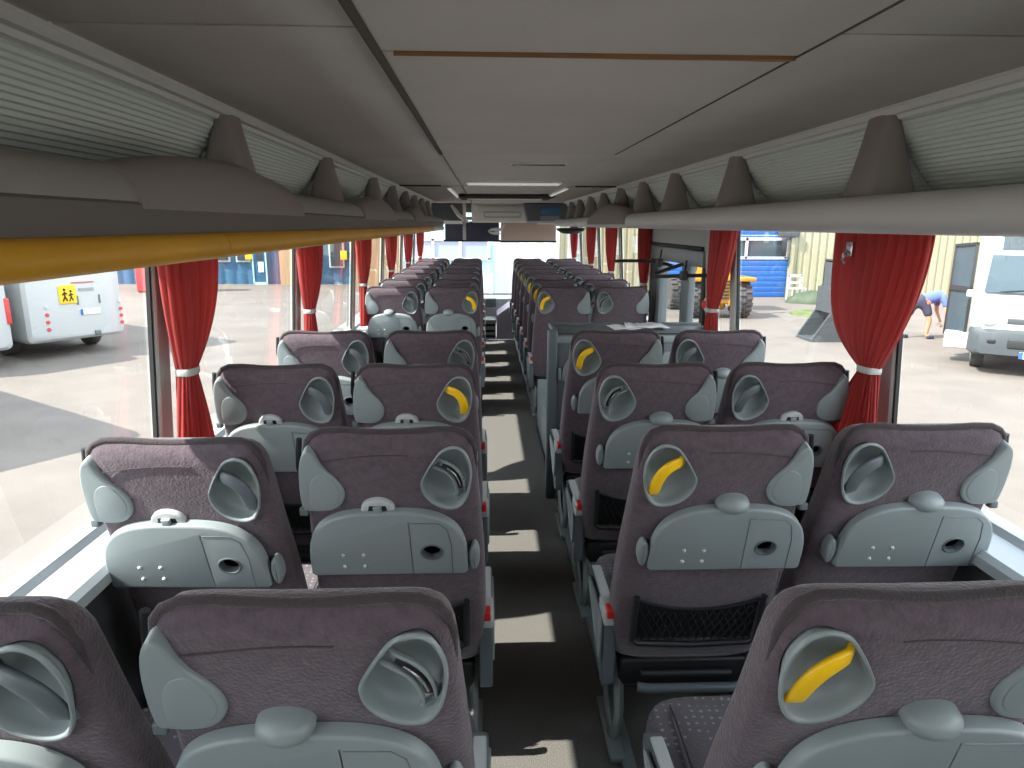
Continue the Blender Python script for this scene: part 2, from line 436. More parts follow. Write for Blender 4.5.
def boolean_cut(me_a, me_b):
    a = bpy.data.objects.new('cut_a', me_a); b = bpy.data.objects.new('cut_b', me_b)
    COL.objects.link(a); COL.objects.link(b)
    md = a.modifiers.new('b', 'BOOLEAN'); md.operation = 'DIFFERENCE'; md.object = b; md.solver = 'EXACT'
    dg = bpy.context.evaluated_depsgraph_get(); dg.update()
    me = bpy.data.meshes.new_from_object(a.evaluated_get(dg))
    bpy.data.objects.remove(a); bpy.data.objects.remove(b)
    return me

CACHE = {}
def part(name, key, fn, parent, label=None):
    kk = (name,) + key
    if kk not in CACHE: CACHE[kk] = fn()
    o = bpy.data.objects.new(name, CACHE[kk]); COL.objects.link(o); o.parent = parent
    if label: o['label'] = label
    return o

def g_backrest(m):
    a = backrest_mb(m).mesh('backrest', M['fabric'], 50)
    rings = [[tuple(SP(u, z, w)) for u, z in egg(m, s)] for w, s in ((.03, 1.0), (-.002, 1.0), (-.018, .97), (-.034, .85), (-.042, .6))]
    b = MB().loft(rings).mesh('c', M['fabric'])
    me = boolean_cut(a, b)
    me.polygons.foreach_set('use_smooth', [True]*len(me.polygons)); me.set_sharp_from_angle(angle=radians(50))
    return me
def g_backrest_plain(m): return backrest_mb(m).mesh('backrest', M['fabric'], 50)
def g_bowl(m):
    rings = [(1.0, -.004), (1.07, .001), (1.075, .004), (1.05, .0075), (1.0, .0075), (.965, .003), (.95, -.008), (.92, -.018), (.82, -.028), (.6, -.034), (.3, -.037), (.002, -.038)]
    return MB().loft([[tuple(SP(u, z, w)) for u, z in egg(m, s)] for s, w in rings], caps=False).mesh('handle_bowl', M['plastic'], 60)
def handle_path(m, n=13):
    pts = []
    for i in range(n):
        t = i/(n-1)
        x = -.53 + 1.0*t; y = -.74 + 1.16*t
        bl = 4*t*(1-t)
        x -= .30*bl; y += .32*bl
        w = -.014 + .022*bl**0.5
        pts.append((m*(BX+BU*x), BZ+BV*y, w))
    return pts
def bar_mb(path, wd, th):
    rings = []
    P3 = [SP(*p) for p in path]
    for i, p in enumerate(P3):
        t = (P3[min(i+1, len(P3)-1)]-P3[max(i-1, 0)]).normalized()
        a = t.cross(NR).normalized(); b = a.cross(t).normalized()
        ring = []
        for k in range(12):
            x, y = sup(wd, th, 3.2, k, 12); ring.append(tuple(p + a*x + b*y))
        rings.append(ring)
    return MB().loft(rings)
def g_handle(m, kind):
    if kind == 'yellow': return bar_mb(handle_path(m), .0145, .006).mesh('grab_handle', M['yellow'], 60)
    if kind == 'grey': return bar_mb(handle_path(m), .0165, .007).mesh('grab_handle', M['plastic_dark'], 60)
    # broken: an open channel between two thin rails
    mb = MB(); path = handle_path(m)
    for d in (-1, 1):
        q = [(u + d*.0115*m*0.75, z - d*.0085, w-.004) for u, z, w in path]
        b = bar_mb(q, .0028, .005); mb.add(b.v, b.f)
    for i in (0, 1, len(path)-2, len(path)-1):
        pass
    b = bar_mb([(u, z, w-.012) for u, z, w in path], .010, .002); mb.add(b.v, b.f)
    for i in (0, -1):
        u, z, w = path[i]; b = bar_mb([(u-.012*m, z+.009, w), (u, z, w+.002), (u+.012*m, z-.009, w)], .006, .005); mb.add(b.v, b.f)
    return mb.mesh('grab_handle', M['plastic'], 60)
def g_slot(m):
    mb = MB(); path = [(u, z, w-.006) for u, z, w in handle_path(m)][2:-2]
    b = bar_mb(path, .0058, .003); mb.add(b.v, b.f)
    return mb.mesh('handle_core', M['black'], 60)
def g_rod(m):
    path = [(u+.002, z, w+.001) for u, z, w in handle_path(m)][3:-3]
    b = bar_mb(path, .0018, .002)
    return b.mesh('handle_spring', M['chrome'], 60)
PAD = [(.186, 1.046), (.200, 1.030), (.209, .998), (.214, .96), (.216, .92), (.213, .886), (.196, .879), (.168, .877), (.140, .882), (.120, .898), (.111, .922), (.115, .948), (.131, .972), (.149, .992), (.162, 1.014), (.172, 1.036)]
def g_pad(m):
    pts = [(m*u, z) for u, z in smooth_loop(PAD, 3)]
    return slab(pts, -.06, .007, .006).mesh('corner_pad', M['plastic'], 50)
def g_pad_inset(m):
    c = (.158, .928); IN = [(.158, .984), (.178, .974), (.190, .95), (.194, .92), (.192, .893), (.165, .889), (.142, .894), (.127, .91), (.122, .93), (.128, .955), (.141, .974)]; pts = [(m*u, z) for u, z in smooth_loop(IN, 3)]
    return slab(pts, .004, .0085, .0015).mesh('pad_disc', M['plastic'], 50)
def tray_range(m): return (-.160, .232) if m > 0 else (-.212, .178)
def tray_outline(m):
    x0, x1 = tray_range(m); c = (x0+x1)/2; a = (x1-x0)/2; pts = []
    for k in range(33):
        t = pi*k/32; cc, s = cos(t), sin(t); n = 3.1
        pts.append((c + a*abs(cc)**(2/n)*(1 if cc >= 0 else -1), .712 + .174*abs(s)**(2/n)))
    pts += [(x0, .702), (x0+.008, .695), (x1-.008, .695), (x1, .702)]
    return pts
def hole_c(m): return (.132, .768) if m > 0 else (.090, .768)
def circ(c, a, b, n=24): return [(c[0]+a*cos(2*pi*k/n), c[1]+b*sin(2*pi*k/n)) for k in range(n)]
def g_tray(m):
    a = slab(tray_outline(m), .002, .027, .007).mesh('t', M['plastic'])
    hc = hole_c(m); ell = circ(hc, .0250, .0215)
    b = MB().loft([[tuple(SP(u, z, w)) for u, z in ell] for w in (-.005, .04)]).mesh('c', M['plastic'])
    me = boolean_cut(a, b)
    # groove beside the cup panel
    x0, x1 = tray_range(m); gx = x0 + (x1-x0)*(.60 if m > 0 else .64)
    g = MB().loft([[tuple(SP(gx+d+(.004 if z < .72 else 0), z, w)) for d, w in ((-.0012, .02), (.0012, .02), (.0012, .032), (-.0012, .032))] for z in (.69, .715, .86)]).mesh('c', M['plastic'])
    me = boolean_cut(me, g)
    me.polygons.foreach_set('use_smooth', [True]*len(me.polygons)); me.set_sharp_from_angle(angle=radians(40))
    return me
def g_cup(m):
    hc = hole_c(m)
    rings = [(1.0, .0262), (1.16, .0262), (1.2, .0275), (1.12, .0295), (1.0, .029), (.95, .024), (.93, .008), (.5, .006), (.02, .006)]
    return MB().loft([[tuple(SP(u, z, w)) for u, z in circ(hc, .0245*s, .021*s)] for s, w in rings], caps=False).mesh('cup_hole', M['plastic_dark'], 60)
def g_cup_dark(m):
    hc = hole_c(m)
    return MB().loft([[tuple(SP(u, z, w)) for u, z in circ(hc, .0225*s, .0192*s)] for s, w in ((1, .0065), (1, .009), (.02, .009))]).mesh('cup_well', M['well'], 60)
def g_cup_panel(m):
    x0, x1 = tray_range(m); gx = x0 + (x1-x0)*(.60 if m > 0 else .64); xr = x0+(x1-x0)*.90
    path = [(gx+.005, .857), (xr-.03, .855), (xr-.01, .838), (xr, .79), (xr+.002, .70)]
    mb = MB(); mb.tube([SP(u, z, .027) for u, z in path], .0014, 5)
    return mb.mesh('panel_line', M['plastic_dark'], 60)
def g_studs(m, i):
    x0, x1 = tray_range(m); u, z = [(x0+.085, .762), (x0+.135, .762), (x0+.085, .727), (x0+.135, .727)][i]
    mb = MB(); mb.lathe(SP(u, z, .026), [(.0055, 0), (.0055, .0015), (.0045, .0045), (.001, .0055)], NR, 10)
    return mb.mesh('stud', M['plastic_light'], 60)
def g_ear(m):
    x0, x1 = tray_range(m); c = (x0-.014, .742) if m > 0 else (x1+.016, .738)
    pts = [(c[0]+.014*cos(2*pi*k/20)*(1 if True else 1), c[1]+.038*sin(2*pi*k/20)) for k in range(20)]
    return slab(pts, -.01, .020, .008).mesh('hinge_ear', M['plastic'], 50)
def g_knob(m):
    c = (.030 if m > 0 else -.035, .893)
    rings = []
    for i in range(8):
        a = pi/2*i/7; rings.append([tuple(SP(c[0]+.041*cos(a)*x+0, c[1]+.0235*cos(a)*y, .012+.030*sin(a))) for x, y in [(cos(2*pi*k/24), sin(2*pi*k/24)) for k in range(24)]])
    rings[-1] = [tuple(SP(c[0]+.001*cos(2*pi*k/24), c[1]+.001*sin(2*pi*k/24), .042)) for k in range(24)]
    rings.insert(0, [tuple(SP(c[0]+.041*cos(2*pi*k/24), c[1]+.0235*sin(2*pi*k/24), -.004)) for k in range(24)])
    return MB().loft(rings).mesh('tray_latch', M['plastic'], 60)
def g_clip(m):
    c = (.030 if m > 0 else -.035, .893)
    pts = [(c[0]+.040*cos(pi*k/16), c[1]-.006+.028*sin(pi*k/16)) for k in range(17)] + [(c[0]-.040, c[1]-.016), (c[0]+.040, c[1]-.016)]
    return slab(pts, -.002, .014, .005).mesh('tray_latch', M['plastic_light'], 50)
def g_clip_gap(m):
    c = (.030 if m > 0 else -.035, .889); mb = MB()
    for s in (-1, 1):
        a = slab([(c[0]+s*.016-.008, c[1]-.008), (c[0]+s*.016+.008, c[1]-.008), (c[0]+s*.014+.006, c[1]+.010), (c[0]+s*.014-.006, c[1]+.010)], .010, .0152, .001); mb.add(a.v, a.f)
    return mb.mesh('latch_gap', M['black'], 50)
def g_clip_tab(m):
    c = (.030 if m > 0 else -.035, .886)
    return slab([(c[0]-.010, c[1]-.012), (c[0]+.010, c[1]-.012), (c[0]+.010, c[1]+.014), (c[0]-.010, c[1]+.014)], .010, .024, .003).mesh('latch_tab', M['plastic'], 50)
def g_netframe(m):
    mb = MB()
    def barp(a, b, r=.0085):
        mb.tube([SP(*a), SP(*b)], r, 8, up=NR)
    z0, z1 = .425, .588
    mb.tube([SP(-.172, z1, .010), SP(-.170, z0+.01, .014), SP(-.155, z0, .016), SP(.0, z0-.006, .018), SP(.155, z0, .016), SP(.170, z0+.01, .014), SP(.172, z1, .010)], .0085, 8, up=NR)
    return mb.mesh('pocket_frame', M['black'], 60)
def g_net(m):
    mb = MB(); z0, z1 = .428, .575
    top = lambda u: z1 - .035*(1-(u/.165)**2)
    n = 15
    for d in (-1, 1):
        for i in range(-6, n+6):
            pts = []
            for j in range(9):
                q = j/8; z = z0 + (z1-z0)*q; u = -.165 + .33*i/n + d*.075*q
                if -.166 <= u <= .166 and z <= top(u)+.002: pts.append(SP(u, z, .009))
            if len(pts) > 1: mb.tube(pts, .0016, 4, up=NR, caps=False)
    mb.tube([SP(-.166+.332*i/12, top(-.166+.332*i/12), .009) for i in range(13)], .003, 5, up=NR)
    return mb.mesh('pocket_net', M['net'], 60)
def g_net_back(m):
    pts = [(-.165+.33*i/12, .575-.035*(1-((-.165+.33*i/12)/.165)**2)) for i in range(13)]
    pts = pts[::-1] + [(-.165, .43), (.165, .43)]
    return slab(pts, .001, .004, .001).mesh('pocket_lining', M['black'], 50)
def g_piping(m):
    pts = []
    def ridge(u, z, y): pts.append((u, y, z))
    for z in (.93, .97, 1.0, 1.03): ridge(-.2005+.05*(z-.93)*.5, z, TILT*(1.06-z)+.032)
    for u, z in ((-.190, 1.060), (-.178, 1.075), (-.155, 1.085), (-.11, 1.086), (-.05, 1.081), (0, 1.079), (.05, 1.081), (.11, 1.086), (.155, 1.085), (.178, 1.075), (.190, 1.060)): ridge(u, z, .032)
    for z in (1.03, 1.0, .97, .93): ridge(.2005-.05*(z-.93)*.5, z, TILT*(1.06-z)+.032)
    n = len(pts); return MB().tube(pts, [.0082*min(1, .25+min(i, n-1-i)/5) for i in range(n)], 8).mesh('piping', M['fabric_dark'], 70)
def g_seam(m):
    pts = [(u, TILT*(1.06-z)-.0006+.0012, z) for u, z in [(m*(-.045+.20*i/16), 1.014+.016*cos((-.045+.20*i/16)/.16*pi/2)) for i in range(17)]]
    return MB().tube(pts, .0016, 5).mesh('seam', M['fabric_dark'], 70)
def g_cushion(m):
    N = 40; rings = []
    for z, sx_, sy in ((.325, .9, .9), (.33, .96, .965), (.35, 1, 1), (.385, 1, 1), (.41, .995, .99), (.425, .97, .965), (.434, .92, .91), (.440, .80, .78), (.443, .5, .5), (.444, .05, .05)):
        ring = []
        for k in range(N):
            a, b = sup(.218*sx_, .235*sy, 5, k, N)
            zz = z - .018*(1-(a/.218)**2)*(1 if z > .43 else 0) + .02*max(0, b/.235)
            ring.append((a, .455+b*.96, zz))
        rings.append(ring)
    return MB().loft(rings).mesh('cushion', M['cushion'], 60)
def g_cushion_side(m, s):
    mb = MB()
    if True:
        mb.tube([(s*.150, .22, .434), (s*.152, .40, .440), (s*.150, .60, .452), (s*.145, .648, .44), (s*.145, .66, .36)], .0035, 6)
    return mb.mesh('cushion_piping', M['fabric_dark'], 60)
def g_base(m):
    mb = MB(); mb.box(-.19, .19, .24, .62, .235, .325, .012)
    mb.tube([(-.13, .215, .295), (.13, .215, .295)], .013, 8)
    mb.box(-.20, .20, .40, .44, .19, .24, .004)
    return mb.mesh('seat_base', M['black'], 50)
def g_crossbar(m):
    return MB().tube([(-.15, .17, .285), (-.12, .165, .283), (.12, .165, .283), (.15, .17, .285)], .014, 8).mesh('footrest', M['plastic_dark'], 50)
def g_leg(m):
    mb = MB(); x = -m*.185
    path = [(x, .30, .30), (x, .255, .24), (x, .235, .16), (x, .25, .08), (x, .30, .03), (x, .33, .012)]
    mb.tube(path, .021, 8, flat=.7, up=(1, 0, 0))
    mb.tube([(x, .58, .25), (x, .52, .15), (x, .40, .05), (x, .33, .012)], .017, 8, flat=.7, up=(1, 0, 0))
    mb.box(x-.025, x+.025, .20, .48, 0.0, .025, .006)
    return mb.mesh('leg', M['metal'], 50)
def g_wallleg(m):
    mb = MB(); x = m*.16
    mb.tube([(x, .42, .24), (x, .42, .012)], .02, 8); mb.box(x-.03, x+.03, .34, .5, 0, .012)
    return mb.mesh('leg', M['metal'], 50)
def arm_prof(): return [(.215, .468), (.225, .484), (.27, .492), (.44, .496), (.505, .486), (.52, .464), (.512, .44), (.455, .40), (.375, .34), (.305, .28), (.265, .258), (.23, .258), (.215, .28)]
def side_slab(prof, x0, x1, bev):
    r = []
    for i in range(4):
        a = pi/2*i/3; r.append([(x0+bev*(1-sin(a)), y, z) for y, z in offset_poly(prof, -bev*(1-sin(a)) if True else 0)])
    r = []
    for i in range(4):
        a = pi/2*i/3; oc = offset_poly(prof, -bev*(1-sin(a))); r.append([(x0+bev*(1-sin(pi/2*i/3)) if False else x0+bev*(1-cos(pi/2-a)), y, z) for y, z in oc])
    for i in range(4):
        a = pi/2*i/3; oc = offset_poly(prof, -bev*(1-cos(a))); r.append([(x1-bev*(1-sin(a)), y, z) for y, z in oc])
    return MB().loft(r)
def g_arm(m):
    prof = smooth_loop(arm_prof(), 2)
    return side_slab(prof, *sorted((-m*.206, -m*.242)), .008).mesh('armrest', M['plastic_dark'], 45)
def g_arm_cover(m):
    prof = smooth_loop([(.24, .455), (.33, .468), (.45, .47), (.492, .458), (.48, .435), (.41, .39), (.33, .335), (.275, .315), (.244, .34)], 3)
    return side_slab(prof, *sorted((-m*.240, -m*.247)), .004).mesh('armrest_cover', M['plastic'], 45)
def g_arm_top(m):
    mb = MB(); mb.box(*sorted((-m*.205, -m*.244)), .206, .30, .452, .500, .008)
    mb.box(*sorted((-m*.210, -m*.238)), .29, .48, .490, .500, .004)
    return mb.mesh('armrest_cap', M['plastic_light'], 45)
def g_button(m):
    mb = MB(); mb.box(*sorted((-m*.212, -m*.236)), .201, .240, .478, .507, .004)
    return mb.mesh('release_button', M['red'], 45)
def g_bracket(m):
    mb = MB(); mb.tube([(m*.214, .055, 1.058), (m*.219, .06, 1.02), (m*.222, .065, .985), (m*.219, .075, .96)], .007, 6, up=(1, 0, 0))
    return mb.mesh('side_hook', M['black'], 50)
def g_hookend(m):
    return MB().box(*sorted((m*.205, m*.226)), .055, .075, .862, .882, .004).mesh('belt_hook', M['plastic_dark'], 50)

ORD = ['first', 'second', 'third', 'fourth', 'fifth', 'sixth', 'seventh', 'eighth', 'ninth', 'tenth', 'eleventh']
def seat(side, aisle, order, loc, handle, latch, tray=True, pocket=True, detail=True, rx=0.0):
    m = 1 if side > 0 else -1
    where = ('aisle seat on the %s' if aisle else 'window seat on the %s') % ('right' if side > 0 else 'left')
    hl = {'yellow': 'yellow grab handle', 'grey': 'grey grab handle', 'open': 'broken open grab handle'}[handle]
    extra = ''
    lab = 'purple-grey %s, %s counting forward from the camera, %s' % (where, ORD[order], hl)
    t = thing('coach_seat', lab, 'seat', loc, rx, 'coach seats')
    b = part('backrest', (m,), lambda: g_backrest(m), t)
    part('piping', (m,), lambda: g_piping(m), b)
    if detail: part('seam', (m,), lambda: g_seam(m), b)
    bw = part('handle_bowl', (m,), lambda: g_bowl(m), t)
    h = part('grab_handle', (m, handle), lambda: g_handle(m, handle), t, hl)
    if handle == 'open':
        part('handle_core', (m,), lambda: g_slot(m), h); part('handle_spring', (m,), lambda: g_rod(m), h)
    p = part('corner_pad', (m,), lambda: g_pad(m), t)
    part('pad_disc', (m,), lambda: g_pad_inset(m), p)
    part('side_hook', (m,), lambda: g_bracket(m), t); part('belt_hook', (m,), lambda: g_hookend(m), t)
    if tray:
        tr = part('tray_table', (m,), lambda: g_tray(m), t)
        if detail:
            cp = part('cup_hole', (m,), lambda: g_cup(m), tr)
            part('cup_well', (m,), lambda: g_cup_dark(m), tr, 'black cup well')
            part('panel_line', (m,), lambda: g_cup_panel(m), tr)
            for i in range(4): part('stud', (m, i), lambda: g_studs(m, i), tr)
        part('hinge_ear', (m,), lambda: g_ear(m), t)
        if latch == 'knob': part('tray_latch', (m, 'k'), lambda: g_knob(m), t, 'closed domed latch')
        else:
            l = part('tray_latch', (m, 'c'), lambda: g_clip(m), t, 'latch missing its cap')
            part('latch_gap', (m,), lambda: g_clip_gap(m), l); part('latch_tab', (m,), lambda: g_clip_tab(m), l)
    if pocket:
        pf = part('pocket_frame', (m,), lambda: g_netframe(m), t)
        part('pocket_net', (m,), lambda: g_net(m), pf); part('pocket_lining', (m,), lambda: g_net_back(m), pf)
    c = part('cushion', (m,), lambda: g_cushion(m), t)
    for s in (-1, 1): part('cushion_piping', (m, s), lambda: g_cushion_side(m, s), c)
    part('seat_base', (m,), lambda: g_base(m), t)
    part('footrest', (m,), lambda: g_crossbar(m), t)
    part('leg', (m, aisle), (lambda: g_leg(m)) if aisle else (lambda: g_wallleg(m)), t)
    if aisle:
        a = part('armrest', (m,), lambda: g_arm(m), t)
        part('armrest_cover', (m,), lambda: g_arm_cover(m), a)
        part('armrest_cap', (m,), lambda: g_arm_top(m), a, 'pale armrest cap')
        part('release_button', (m,), lambda: g_button(m), a, 'red release button')
    return t

RY, RD = 0.762, 0.753
rows = [0, 1, 2, 3, 6, 7, 8, 9, 10, 11, 12]
HAND = {'La': {0: 'open', 1: 'open', 2: 'yellow', 3: 'open', 6: 'yellow', 7: 'yellow', 8: 'yellow', 9: 'yellow'},
        'Lw': {12: 'yellow'}, 'Ra': {2: 'open'}, 'Rw': {6: 'open', 2: 'grey'}}
LATCH = {'La': {0: 'knob', 1: 'clip', 2: 'clip', 3: 'clip'}, 'Lw': {0: 'knob', 1: 'clip', 2: 'clip', 3: 'clip'},
         'Ra': {3: 'clip'}, 'Rw': {2: 'clip'}}
XA = {0: .41, 1: .398, 2: .412, 3: .415}; XWN = {0: .892, 1: .882, 2: .878, 3: .885}
for i, k in enumerate(rows):
    for side, aisle in ((-1, False), (-1, True), (1, True), (1, False)):
        key = ('L' if side < 0 else 'R') + ('a' if aisle else 'w')
        if key == 'Rw' and k == 0: continue
        hd = HAND[key].get(k, 'yellow' if key == 'Ra' else 'grey')
        la = LATCH[key].get(k, 'knob')
        x = side*(XA.get(k, .424) if aisle else XWN.get(k, .88))
        y = RY + RD*k; z = 0.0; rz = random.uniform(-.012, .012)
        if key == 'La' and k == 0: y += .03; z -= .012; x -= .006
        if key == 'Lw' and k == 1: y -= .03; z -= .012; rz = -.03
        tray = not (side > 0 and k == 6)
        if key == 'Rw': order = i - 1
        else: order = i
        seat(side, aisle, order, (x, y, z), hd, la, tray, tray, detail=True, rx=rz)

# ------------------------------------------------------------------ curtains
def curtain(sx, yc, ytop, tie_y, ybot, zt, ztie, zb, label, wt=0.07, folds=9, seed=0, kl=2.4, kr=2.4):
    rnd = random.Random(seed)
    t = thing('curtain', label, 'curtain', (sx*1.118, tie_y, zt), 0, 'red window curtains')
    ph = [rnd.uniform(0, 6.28) for _ in range(6)]
    N = folds*20; rows_ = 44
    def sheet(z0, z1, fr):
        rings = []
        for r in range(rows_+1):
            q = r/rows_; z = z0 + (z1-z0)*q
            y0, y1, hx = fr(q); yc, hy = (y0+y1)/2, (y1-y0)/2
            ring = []
            for i in range(N):
                th = 2*pi*i/N; c, sn = cos(th), sin(th)
                w = th + .10*sin(3*th+ph[0]+.8*q) + .06*sin(5*th+ph[1]-q)
                pl = abs(sin(folds*w+ph[2]))**.5 - .7 + .35*abs(sin(folds*.43*w+ph[3]+.5*q))
                am = .013*(1-.35*q*(1 if z1 > .8 else 0))
                x = (hx if sn > 0 else hx*.5)*abs(sn)**.75*(1 if sn > 0 else -1)
                nx, ny = sn, c
                ring.append((-sx*(x + am*pl*nx), yc + hy*abs(c)**.9*(1 if c > 0 else -1) - tie_y + am*pl*ny*.6, z-zt))
            rings.append(ring)
        return MB().loft(rings)
    def upper(q):
        ka, kb = q**kl, q**kr
        return (ytop[0]+(tie_y-wt/2-ytop[0])*ka, ytop[1]+(tie_y+wt/2-ytop[1])*kb, .062-.030*q**2.5)
    def lower(q):
        k = 1-(1-q)**1.3
        return (tie_y-wt/2+(ybot[0]-tie_y+wt/2)*k, tie_y+wt/2+(ybot[1]-tie_y-wt/2)*k, .028+.010*k)
    up = sheet(zt, ztie, upper).build('upper_drape', M['curtain'], t, sharp=50)
    lo = sheet(ztie, zb, lower).build('lower_drape', M['curtain'], t, sharp=50)
    b = MB(); N2 = 24; rings = []
    for dz, k in ((-.011, .96), (-.008, 1.0), (.008, 1.0), (.011, .96)):
        rings.append([(-sx*.009+.030*k*sup(1, 1, 3, j, N2)[0], (wt/2+.010)*k*sup(1, 1, 3, j, N2)[1], ztie-zt+dz) for j in range(N2)])
    b.loft(rings); b.build('tie_band', M['pillar'], t, sharp=50)
    return t
ORDL = ['nearest', 'second nearest', 'third nearest', 'fourth nearest', 'second farthest', 'farthest']
for i, (y, w0, w1) in enumerate([(2.16, -.085, .265), (3.71, -.10, .25), (5.37, -.12, .24), (7.0, -.16, .2), (8.55, -.16, .2), (10.1, -.16, .2)]):
    curtain(-1, y, (y+w0, y+w1), y+.0, (y-.10, y+.14), 1.50, 1.10, .79, '%s red curtain tied back on the left side windows' % ORDL[i], seed=i)
RC = [(2.215, -.225, .29, (2.12, 2.66), .52), (3.86, -.26, .04, (3.76, 4.02), .76), (5.60, -.07, .07, (5.54, 5.66), .55), (7.08, -.13, .2, (6.98, 7.22), .79), (8.45, -.13, .2, (8.35, 8.6), .79), (10.1, -.15, .2, (10.0, 10.25), .79)]
LR = ['widest and nearest red curtain tied back on the right side windows', 'red curtain slanting down to its tie beside the emergency button pillar',
      'narrow dark red curtain just ahead of the middle door', 'fourth nearest red curtain on the right side windows', 'second farthest red curtain on the right side windows', 'farthest red curtain on the right side windows']
for i, (y, w0, w1, yb, zb) in enumerate(RC):
    curtain(1, y, (y+w0, y+w1), y, yb, 1.53, 1.085, zb, LR[i], seed=20+i, folds=13 if i == 0 else 9, wt=.07, kl=1.9 if i == 0 else 1.4, kr=5.0 if i == 0 else 1.6)
t = thing('curtain_hook', 'small bright hook plate on top of the widest right curtain', 'hook', (1.052, 2.32, 1.47))
MB().box(-.006, .004, -.025, .015, -.02, .03, .003).build('plate', M['chrome'], t)
MB().tube([(-.008, .0, .0), (-.02, -.004, -.012), (-.024, -.008, -.03), (-.014, -.012, -.04)], .006, 8).build('hook_arm', M['chrome'], t)

# ------------------------------------------------------------------ middle door area on the right
# stairwell partition with two fold-down trays
t = thing('partition', 'grey low stairwell partition with raised rim beside the middle door', 'partition', (.17, 3.78, 0))
MB().box(0, .055, -.03, .03, 0, .985, .012).build('post', M['plastic_dark'], t)
MB().box(.055, .93, -.018, .018, .03, .93, .006).build('panel', M['plastic_dark'], t)
MB().box(.03, .95, -.028, .03, .91, .955, .012).build('top_rail', M['plastic'], t)
m_ = MB(); m_.box(.06, .95, .03, .30, .955, .972, .008); m_.box(.03, .95, .28, .31, .955, .985, .01); m_.box(.03, .055, .0, .31, .955, .985, .01)
m_.build('tray_top', M['plastic_dark'], t)
MB().box(.055, .93, .27, .30, .03, .955, .006).build('inner_panel', M['plastic_dark'], t)
for dx in (.08, .53):
    pts = [(dx+.36*.5 + .18*abs(cos(pi*k/24))**.8*(1 if cos(pi*k/24) >= 0 else -1), .70+.17*abs(sin(pi*k/24))**.8) for k in range(25)]
    rings = [[(u, y, z) for u, z in offset_poly(pts, -d)] for y, d in ((-.018, 0), (-.034, 0), (-.039, .004), (-.04, .008))]
    MB().loft(rings).build('fold_tray', M['plastic'], t)
    MB().box(dx-.018, dx-.002, -.036, -.018, .705, .775, .006).build('hinge_ear', M['plastic'], t)
m_ = MB()
for i, (dx, dy, rz) in enumerate([(0, 0, .1), (.09, .02, -.15), (.17, .0, .05)]):
    c, s = cos(rz), sin(rz); n = 8; vs = []
    for j in range(n+1):
        for kk in (0, 1):
            x, y = .15*(j/n-.5), .2*(kk-.5); vs.append((dx+x*c-y*s, dy+x*s+y*c, .003+.004*i+.006*sin(j/n*pi*1.5+i)**2))
    m_.add(vs, [(2*j, 2*j+1, 2*j+3, 2*j+2) for j in range(n)])
o = m_.build('paper_sheets', M['paper']); o.location = (.62, 3.93, .974)
sd = o.modifiers.new('s', 'SOLIDIFY'); sd.thickness = .0015
tag(o, 'loose white paper sheets lying on the grey partition top', 'papers')
# low step box in front of the partition
t = thing('stair_box', 'grey box with black edge strip at the stairwell beside the aisle', 'box', (.23, 4.0, 0))
MB().box(0, .08, .12, 1.2, 0, .30, .01).build('side_panel', M['plastic'], t)
MB().box(-.012, .0, .12, 1.2, 0, .012).build('edge_strip', M['black'], t)
MB().box(0, .9, 1.2, 1.25, 0, .38, .01).build('end_panel', M['plastic'], t)

# door
t = thing('door_1', None, None, (1.18, 4.2, -.9)); t['kind'] = 'structure'
DZ = .9
def dbox(nm, y0, y1, z0, z1, mm, x0=-.02, x1=.03, bev=.008):
    return MB().box(x0, x1, y0, y1, z0+DZ, z1+DZ, bev).build(nm, mm, t)
dbox('frame_post', 0.0, .06, -.85, 1.30, M['rubber']); dbox('frame_post', .33, .50, -.85, 1.32, M['plastic_dark']); dbox('frame_post', 1.05, 1.13, -.85, 1.36, M['plastic_dark'], -.03, .04); dbox('frame_post', 1.13, 1.36, -.85, 1.40, M['rubber'], -.03, .04)
dbox('frame_rail', 0.0, 1.3, -.88, -.55, M['plastic_dark']); dbox('frame_rail', 0.0, 1.36, 1.30, 1.40, M['metal'], -.04, .03); dbox('frame_rail', 0.0, 1.4, 1.40, 1.425, M['rubber'], -.05, .03)
for y0, y1 in ((.06, .33), (.50, 1.05)):
    MB().add([(.005, y0, -.55+DZ), (.005, y1, -.55+DZ), (.005, y1, 1.3+DZ), (.005, y0, 1.3+DZ)], [(0, 1, 2, 3)]).build('door_pane', M['glass'], t)
struct(MB().box(1.15, 1.22, 4.19, 5.62, 1.40, 1.57, .004).build('wall_right_panel', M['panel_grey']))
for nm, lab, pts in (('door_arm', 'black door arm reaching forward above the farther seats', [(1.165, 4.95, 1.27), (1.08, 5.0, 1.29), (.98, 5.05, 1.30), (.86, 5.15, 1.295), (.80, 5.2, 1.29)]),
                     ('door_arm', 'black looped door arm nearest the emergency button pillar', [(1.165, 4.12, 1.26), (1.05, 4.25, 1.25), (.98, 4.4, 1.235), (.93, 4.46, 1.23), (.93, 4.50, 1.245), (1.0, 4.5, 1.27), (1.10, 4.45, 1.31)])):
    t2 = thing(nm, lab, 'door mechanism', pts[0])
    q = [tuple(a-b for a, b in zip(p, pts[0])) for p in pts]
    MB().tube(q, .012, 8).build('rod', M['black'], t2)
    MB().lathe(q[1], [(.0, -.03), (.026, -.028), (.03, 0), (.026, .028), (0, .03)], (0, 0, 1), 14).build('pivot', M['black'], t2)
    MB().tube([(q[1][0], q[1][1], q[1][2]), (q[1][0]+.01, q[1][1]+.01, q[1][2]+.05), (q[1][0]+.02, q[1][1]+.03, q[1][2]+.09)], .006, 6).build('cable', M['rubber'], t2)
t = thing('emergency_button', 'red emergency door button in pale ring on the pillar', 'button', (1.155, 4.09, 1.09))
